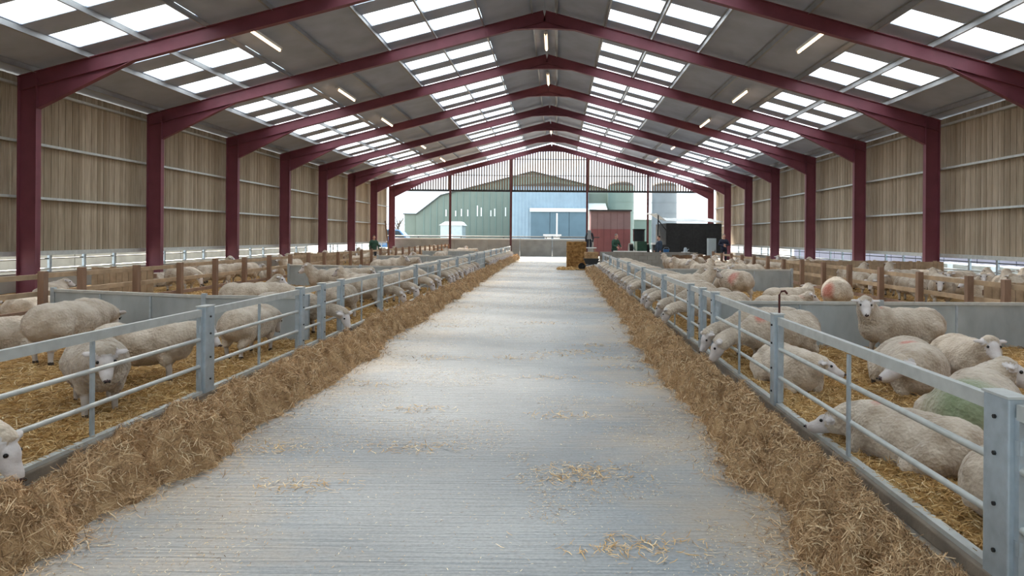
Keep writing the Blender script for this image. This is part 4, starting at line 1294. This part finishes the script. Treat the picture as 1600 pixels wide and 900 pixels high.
# trestle table with overalls hung beside the gable post
q = at_depth(921, 386, 46.0)
TT = empty('trestle_table', (q.x, 46, 0), 'white topped trestle table behind the straw bale', 'table')
MB().box((q.x - .45, 45.7, 1.02), (q.x + .45, 46.3, 1.07)).build('table_top', 'white_paint', TT)
for sx in (-1, 1):
    for sy in (-1, 1):
        MB().bar((q.x + .38 * sx, 46 + .22 * sy, 0), (q.x + .34 * sx, 46 + .2 * sy, 1.03), .05, .05).build('leg', 'timber', TT)
OV = empty('hanging_overalls', (q.x + .03, 46.1, 1.07), 'grey and black overalls hung on a stand on the white topped table', 'overalls')
MB().tube([(q.x + .03, 46.12, 1.07), (q.x + .03, 46.12, 2.15)], .025, 8).build('stand_pole', 'dark_metal', OV)
zz = 1.07
mbx = MB()
mbx.tube([(q.x, 46.1, 2.2), (q.x, 46.1, 2.1), (q.x - .03, 46.1, 1.8), (q.x - .02, 46.1, 1.6)], .1, 12, 0, .15)
mbx.build('jacket', 'grey_cloth', OV)
for s in (-1, 1):
    MB().tube([(q.x + .15 * s, 46.1, 2.02), (q.x + .24 * s, 46.1, 1.7), (q.x + .21 * s, 46.1, 1.42)], .07, 10, 0, .05).build('sleeve', 'trousers', OV)
    MB().tube([(q.x + .08 * s - .02, 46.1, 1.62), (q.x + .1 * s, 46.1, 1.3), (q.x + .1 * s, 46.1, 1.08)], .085, 10, 0, .06).build('trouser_leg', 'trousers', OV)

# dark trailer with white sheeting over the top
YT = 49.0
a = at_depth(1041, 370, YT).x; b = at_depth(1127, 370, YT).x
zt = at_depth(1080, 349, YT).z
TRL = empty('livestock_trailer', ((a + b) / 2, YT + 2.6, 0), 'dark slatted trailer body with crumpled white sheeting on top', 'trailer')
MB().box((a, YT, .55), (b, YT + 5.2, zt)).build('body', 'dark_side', TRL)
for i in range(7):
    z0 = .62 + i * (zt - .62) / 7
    MB().box((a - .02, YT - .03, z0), (b + .02, YT, z0 + (zt - .62) / 7 - .05)).build('side_board', 'dark_side', TRL)
for i in range(5):
    xx = a + .05 + (b - a - .1) * i / 4
    MB().box((xx - .04, YT - .06, .5), (xx + .04, YT - .03, zt)).build('stanchion', 'dark_metal', TRL)
for yy in (YT + 1.6, YT + 3.2):
    for xx in (a + .1, b - .35):
        MB().tube([(xx, yy, .38), (xx + .25, yy, .38)], .38, 20).build('wheel', 'tyre', TRL)
ns = 26
xs = np.linspace(a - .75, b + .12, ns); ys = np.linspace(YT - .12, YT + 5.3, 16)
Xg, Yg = np.meshgrid(xs, ys)
Zg = zt + .1 + .38 * (Yg - YT) / 5.2 + .16 * (fbm(Xg * .9, Yg * .7, 71, 3) - .3) + .55 * np.clip((a - Xg) / .7, 0, 1) ** 1.0 * (1 - .4 * (Yg - YT) / 5.2)
Zg = np.maximum(Zg, zt + .015)
me = grid_mesh('sheeting', Xg, Yg, Zg, 'sheeting'); me.transform(Matrix.Translation(-wloc(TRL)))
o = link('sheeting', me, TRL); md = o.modifiers.new('t', 'SOLIDIFY'); md.thickness = .02
MB().bar((a - .6, YT + .1, .3), (a - .55, YT + .1, zt + .6), .08, .08).build('lift_arm', 'dark_metal', TRL)
MB().bar((a - .55, YT + .1, zt + .2), (a, YT + .1, zt - .5), .07, .07).build('lift_arm', 'dark_metal', TRL)
MB().box((a - 1.0, YT - .1, 1.25), (a - .3, YT + .6, 1.38)).build('fender', 'white_paint', TRL)
MB().box((a - .9, YT + .0, .35), (a, YT + .6, 1.25)).build('drawbar_box', 'dark_side', TRL)

# cabinet, bucket, bench clutter
q = at_depth(1112, 385, 44.2)
CB = empty('metal_cabinet', (q.x, 44.2, 0), 'pale grey metal cabinet standing beside the person in navy', 'cabinet')
bevel(MB().box((q.x - .24, 44.0, .05), (q.x + .24, 44.5, 1.72)).build('body', 'cabinet_paint', CB), .012)
dr = MB().box((q.x - .22, 43.985, .1), (q.x + .22, 44.0, 1.68)).build('door', 'cabinet_paint', CB)
MB().box((q.x + .14, 43.96, .85), (q.x + .17, 43.985, 1.0)).build('handle', 'dark_metal', dr)
MB().box((q.x - .22, 44.02, 0), (q.x + .22, 44.48, .05)).build('plinth', 'dark_metal', CB)
q = at_depth(1041, 388, 42.0)
BK = empty('blue_bucket', (q.x, 42.0, .78), 'blue plastic bucket on the wooden bench by the trailer', 'bucket')
MB().tube([(q.x, 42.0, .78), (q.x, 42.0, 1.05)], .15, 18, 0, .19).build('pail', 'blue_plastic', BK)
MB().tube([(q.x - .19, 42, 1.04), (q.x - .1, 41.93, 1.16), (q.x + .1, 41.93, 1.16), (q.x + .19, 42, 1.04)], .008, 6).build('bail_handle', 'galv', BK)
BN = empty('work_bench', (q.x + .9, 42.0, 0), 'wooden work bench in front of the dark trailer', 'bench')
MB().box((q.x - .5, 41.7, .72), (q.x + 2.2, 42.3, .78)).build('bench_top', 'timber_old', BN)
for sx in (-.4, 2.1):
    for sy in (-.22, .22):
        MB().box((q.x + sx - .04, 42 + sy - .04, 0), (q.x + sx + .04, 42 + sy + .04, .72)).build('leg', 'timber_old', BN)
q = at_depth(1071, 388, 42.0)
GS = empty('gas_stove', (q.x, 42.0, .78), 'small silver camping stove with a kettle on the work bench', 'stove')
MB().box((q.x - .22, 41.8, .78), (q.x + .22, 42.2, .9)).build('body', 'white_paint', GS)
MB().tube([(q.x, 42, .9), (q.x, 42, 1.1), (q.x, 42, 1.16)], .12, 14, 0, .06).build('kettle', 'galv', GS)
MB().tube([(q.x + .1, 42, .98), (q.x + .2, 42, 1.08)], .02, 8).build('kettle_spout', 'galv', GS)
# quad bike / machinery between box store and trailer
q = at_depth(1001, 380, 52.0)
TRC = empty('yard_tractor', (q.x, 52.0, 0), 'small dark green tractor parked behind the block wall', 'tractor')
MB().box((q.x - .35, 51.2, .7), (q.x + .35, 53.2, 1.45)).build('bonnet', 'green_jacket', TRC)
MB().box((q.x - .4, 52.9, 1.45), (q.x + .4, 53.6, 2.3)).build('cab', 'glass_dark', TRC)
MB().box((q.x - .45, 52.85, 2.3), (q.x + .45, 53.65, 2.38)).build('cab_roof', 'dark_metal', TRC)
MB().tube([(q.x + .2, 51.8, 1.4), (q.x + .2, 51.8, 2.2)], .035, 8).build('exhaust', 'dark_metal', TRC)
for s in (-1, 1):
    MB().tube([(q.x + .45 * s, 53.2, .65), (q.x + .75 * s, 53.2, .65)], .65, 22).build('rear_wheel', 'tyre', TRC)
    MB().tube([(q.x + .40 * s, 51.5, .4), (q.x + .60 * s, 51.5, .4)], .4, 18).build('front_wheel', 'tyre', TRC)

# ------------------------------------------------------------------ outside
# maroon box store
YB = 67.
a, b = at_depth(923, 370, YB).x, at_depth(985, 370, YB).x
zt = at_depth(950, 330, YB).z; zm = at_depth(950, 358, YB).z
BX = empty('box_store', ((a + b) / 2, YB + 3, -.06), 'tall brown and maroon box store in the yard with a dark roof edge', 'store')
for i in range(6):
    w = (b - a) / 6
    MB().box((a + w * i + .01, YB, zm), (a + w * (i + 1) - .01, YB + .04, zt)).build('upper_panel', 'box_upper', BX)
    MB().box((a + w * i + .01, YB - .02, -.06), (a + w * (i + 1) - .01, YB + .04, zm)).build('lower_panel', 'box_lower', BX)
MB().box((a, YB + .04, -.06), (b, YB + 6, zt)).build('body', 'box_lower', BX)
MB().box((a - .12, YB - .15, zt), (b + .12, YB + 6.1, zt + .14)).build('roof', 'dark_metal', BX)
a2 = at_depth(922, 370, YB).x
MB().box((a - .42, YB - .05, -.06), (a - .14, YB + .2, zt)).build('corner_post', 'white_paint', BX)

def clad(mb, x0, x1, y, z0, z1, pitch, amp):
    n = max(2, int((x1 - x0) / pitch) * 2)
    xs_ = np.linspace(x0, x1, n + 1)
    vs = [(x, y - (amp if i % 2 else 0), z) for z in (z0, z1) for i, x in enumerate(xs_)]
    mb.add(vs, [(i, i + 1, n + 2 + i, n + 1 + i) for i in range(n)])
    return mb

# blue corrugated shed
YS = 92.
a, b = at_depth(800, 370, YS).x, at_depth(919, 370, YS).x
zt = at_depth(860, 291, YS).z
S = empty('blue_shed', ((a + b) / 2, YS + 8, -.06), 'pale blue corrugated shed with a wide blue sliding door', 'building')
clad(MB(), a, b, YS, -.06, zt, .45, .08).build('front_cladding', 'blue_clad', S)
MB().box((a, YS + .02, -.06), (b, YS + 16, zt)).build('body', 'blue_clad', S)
MB().prism([(a - .3, zt), (b + .3, zt), ((a + b) / 2, zt + .5)], 1, YS - .2, YS + 16.2).build('roof', 'dark_roof', S)
d0 = at_depth(829, 370, YS).x; dz0 = at_depth(870, 366, YS).z; dz1 = at_depth(870, 331, YS).z
for i in range(3):
    w = (b - d0) / 3
    MB().box((d0 + w * i + .03, YS - .3, dz0 - .6), (d0 + w * (i + 1) - .03, YS - .2, dz1)).build('sliding_door', 'blue_door', S)
MB().box((d0 - .1, YS - .5, dz1), (b, YS - .1, dz1 + .45)).build('door_track', 'white_paint', S)
xm = at_depth(870, 370, YS).x
MB().box((xm - .1, YS - .42, dz0 - .4), (xm + .1, YS - .3, dz1 - .2)).build('door_post', 'white_paint', S)
# trough of white tubs in the yard
q = at_depth(863, 370, 74.)
WT = empty('feed_trailer', (q.x, 74, -.06), 'low white two-tub feed trailer in the yard before the blue shed', 'trailer')
MB().box((q.x - .95, 73.6, 1.85), (q.x + .95, 74.4, 2.0)).build('lid', 'white_paint', WT)
for s in (-1, 1):
    MB().prism([(q.x + .45 * s - .35, 1.8), (q.x + .45 * s + .35, 1.8), (q.x + .45 * s + .28, .6), (q.x + .45 * s - .28, .6)], 1, 73.5, 74.3).build('tub', 'white_paint', WT)
    MB().tube([(q.x + .8 * s, 74, .25), (q.x + .95 * s, 74, .25)], .3, 16).build('wheel', 'tyre', WT)
MB().box((q.x - .9, 73.9, .45), (q.x + .9, 74.1, .62)).build('chassis', 'dark_metal', WT)

# large green shed
YG = 112.
pt = lambda px, py: at_depth(px, py, YG)
prof = [pt(650, 386), pt(650, 336), pt(689, 306), pt(832, 269), pt(960, 300), pt(960, 386)]
S = empty('green_shed', (pt(800, 370).x, YG + 15, -.06), 'large pale green farm shed with a pitched roof beyond the yard', 'building')
pr = [(p.x, p.z if i not in (0, 5) else -.06) for i, p in enumerate(prof)]
MB().prism(pr, 1, YG, YG + 30).build('body', 'green_clad', S)
for i in range(14):
    xx = pt(662 + i * 10.2, 370).x
    hgt = np.interp(xx, [p[0] for p in pr[1:5]], [p[1] for p in pr[1:5]])
    MB().box((xx - .08, YG - .06, -.06), (xx + .08, YG, hgt - .1)).build('cladding_rib', 'green_silo', S)
for px in (697, 712, 721, 731, 746, 752, 767, 773, 790):
    q0 = pt(px, 336); L = random.uniform(.6, 1.9)
    MB().box((q0.x - .09, YG - .07, q0.z - .2), (q0.x + .09, YG - .02, q0.z + L)).build('light_slot', 'white_paint', S)
for i in range(1, 4):
    p, q_ = pr[i], pr[i + 1]
    MB().bar((p[0], YG + 15, p[1] + .1), (q_[0], YG + 15, q_[1] + .1), 30.6, .18).build('roof_sheet', 'dark_roof', S)
q0, q1 = pt(843, 290), pt(870, 272)
MB().box((q0.x, YG + 3, q0.z), (q1.x, YG + 7, q1.z)).build('roof_tower', 'brown_block', S)
q0, q1 = pt(631, 352), pt(651, 335)
L = empty('lean_to', ((q0.x + q1.x) / 2, YG + 4, -.06), 'low green lean-to at the end of the large green shed', 'building')
MB().box((q0.x, YG + .5, -.06), (q1.x - .2, YG + 9, q1.z)).build('body', 'green_clad', L)
MB().box((q0.x - .2, YG + .3, q1.z), (q1.x - .2, YG + 9.2, q1.z + .18)).build('roof', 'dark_roof', L)
# site cabin before the green shed
q0, q1 = at_depth(688, 386, 100), at_depth(722, 346, 100)
L = empty('site_cabin', ((q0.x + q1.x) / 2, 102, -.06), 'small cream cabin with a white roof in front of the green shed', 'cabin')
MB().box((q0.x, 100, -.06), (q1.x, 104, at_depth(700, 352, 100).z)).build('body', 'cabinet_paint', L)
z0, z1 = at_depth(700, 352, 100).z, at_depth(700, 346, 100).z
MB().prism([(q0.x - .2, z0), (q1.x + .2, z0), (q1.x - .3, z1), (q0.x + .7, z1)], 1, 99.8, 104.2).build('roof', 'white_paint', L)
MB().box((q0.x + 1.0, 99.97, 0), (q0.x + 1.8, 100, 2.0)).build('door', 'white_paint', L)

# silos and low sheds to the right
def silo(px0, px1, ptop, Y, mat, lab, dome):
    a, b = at_depth(px0, 370, Y).x, at_depth(px1, 370, Y).x
    r = (b - a) / 2; x = (a + b) / 2; z = at_depth(970, ptop, Y).z; zd = at_depth(970, dome, Y).z
    S = empty('silo', (x, Y, -.06), lab, 'silo')
    tw = MB().tube([(x, Y, -.06), (x, Y, z)], r, 40).build('tower', mat, S)
    for i in range(6):
        zz = z * (i + .5) / 6
        MB().tube([(x, Y, zz - .05), (x, Y, zz + .05)], r + .03, 40).build('hoop', mat, tw)
    mb = MB(); ring = []
    k = 7
    for i in range(k):
        t = i / (k - 1) * math.pi / 2
        ring.append([(x + r * math.cos(t) * math.cos(w), Y + r * math.cos(t) * math.sin(w), z + (zd - z) * math.sin(t)) for w in [2 * math.pi * q / 32 for q in range(32)]])
    vs = [v for g in ring for v in g]
    mb.add(vs, [(i * 32 + q, i * 32 + (q + 1) % 32, (i + 1) * 32 + (q + 1) % 32, (i + 1) * 32 + q) for i in range(k - 1) for q in range(32)], 0, True)
    mb.build('dome', 'dark_roof', S)
silo(949, 990, 291, 96., 'green_silo', 'green tower silo with a dark domed top', 283)
silo(1018, 1057, 291, 90., 'grey_silo', 'grey tower silo with a dark domed top', 284)
q0, q1 = at_depth(919, 386, 98), at_depth(950, 303, 98)
L = empty('green_barn', ((q0.x + q1.x) / 2, 101, -.06), 'narrow green barn with a pale lower roof beside the green silo', 'building')
MB().box((q0.x, 98, -.06), (q1.x, 104, q1.z)).build('body', 'green_clad', L)
z0, z1 = at_depth(930, 328, 94).z, at_depth(930, 320, 94).z
MB().prism([(94, z0), (98, z1 + .4), (98, z0)], 0, at_depth(920, 370, 94).x, at_depth(949, 370, 94).x).build('lower_roof', 'white_paint', L)
MB().box((at_depth(920, 370, 94).x, 94.1, -.06), (at_depth(949, 370, 94).x, 98, z0)).build('lower_wall', 'green_clad', L)
z0, z1 = at_depth(1000, 343, 105).z, at_depth(1000, 325, 105).z
q0, q1 = at_depth(991, 370, 105).x, at_depth(1019, 370, 105).x
L = empty('white_roofed_barn', ((q0 + q1) / 2, 110, -.06), 'low green barn with a white sloping roof between the silos', 'building')
MB().box((q0, 105.2, -.06), (q1, 115, z0)).build('wall', 'green_silo', L)
MB().prism([(105, z0), (115, z1 + .8), (115, z0)], 0, q0, q1).build('roof', 'white_paint', L)

# parked cars beyond the end wall
def car(x, y, lab, paint):
    c = empty('van', (x, y, -.06), lab, 'van')
    prof = [(-2.0, .35), (2.0, .35), (2.05, .75), (1.2, .92), (.55, 1.42), (-1.0, 1.46), (-1.7, 1.0), (-2.05, .9)]
    bevel(MB().prism([(x + u, v) for u, v in prof], 1, y - .82, y + .82).build('body', paint, c), .06, 2)
    win = [(1.0, .95), (.5, 1.36), (-.95, 1.4), (-1.5, 1.0)]
    MB().prism([(x + u, v) for u, v in win], 1, y - .835, y + .835).build('windows', 'glass_dark', c)
    for u in (-1.3, 1.3):
        for v in (-.85, .68):
            MB().tube([(x + u, y + v, .3), (x + u, y + v + .18, .3)], .31, 18).build('wheel', 'tyre', c)
q = at_depth(617, 370, 70.)
car(q.x, 70., 'pale blue van parked beyond the end of the concrete wall', 'car_blue')
c0 = bpy.data.objects['van']; c0.scale = (1.15, 1.15, 1.62)
# bare trees on the skyline
def tree(px, Y, h, lab):
    x = at_depth(px, 370, Y).x
    t = empty('bare_tree', (x, Y, -.06), lab, 'tree')
    MB().tube([(x, Y, -.06), (x + .1, Y, h * .35), (x, Y, h * .5)], .25, 8, 0, .14).build('trunk', 'bark', t)
    mb = MB()
    for i in range(46):
        a = random.uniform(0, 6.28); z0 = h * random.uniform(.3, .6); r = h * random.uniform(.15, .42)
        m1 = (x + math.cos(a) * r * .5, Y + math.sin(a) * r * .5, z0 + h * .2)
        mb.tube([(x, Y, z0), m1, (x + math.cos(a) * r, Y + math.sin(a) * r, min(h, z0 + h * random.uniform(.25, .5)))], .06, 5, 0, .015)
    tag(mb.build('branches', 'bark', t), kind='stuff')
tree(622, 170., 7.5, 'bare tree on the skyline beside the low green lean-to')
# what shows through the feed openings along the walls
def yard_wall(x, y0, y1, h, mat, lab):
    w = empty('yard_wall', (x, (y0 + y1) / 2, -.06), lab, 'wall')
    y = y0; i = 0
    while y < y1:
        MB().box((x - .1, y + .03, -.06), (x + .1, min(y + 3.0, y1) - .03, h)).build('wall_panel', mat, w)
        y += 3.0
yard_wall(-22., 2, 62, 1.9, 'wall_concrete', 'pale concrete panel wall outside the boarded side opposite the trailer')
yard_wall(21., 2, 62, 2.6, 'slate_wall', 'blue grey panel wall outside the boarded side on the trailer side')
for i, y in enumerate((22.5, 25.3, 28.1)):
    b = bale(15.6, 16.9, y, y + 2.4, -.06, .78, 8); b.materials.append(MATS['sheeting'])
    o = link('wrapped_bale', b); me = o.data
    c = Vector((16.25, y + 1.2, -.06)); me.transform(Matrix.Translation(-c)); o.location = c
    tag(o, f'white plastic wrapped bale outside the feed opening on the trailer side, {ORD[2 - i]} from the gable', 'bale', 'wrapped bales outside the feed opening')
# timber props leaning on the last bay of the boarded wall
for s, px, lab in ((-1, 596, 'timber prop leaning on the boards at the gable corner opposite the trailer'),):
    MBx = MB().bar((CX - HALF + .3, YEND - 3.2, 0), (CX - HALF - .3, YEND - 2.2, 3.0), .1, .1)
    tag(MBx.build('timber_prop', 'timber_old'), lab, 'prop')
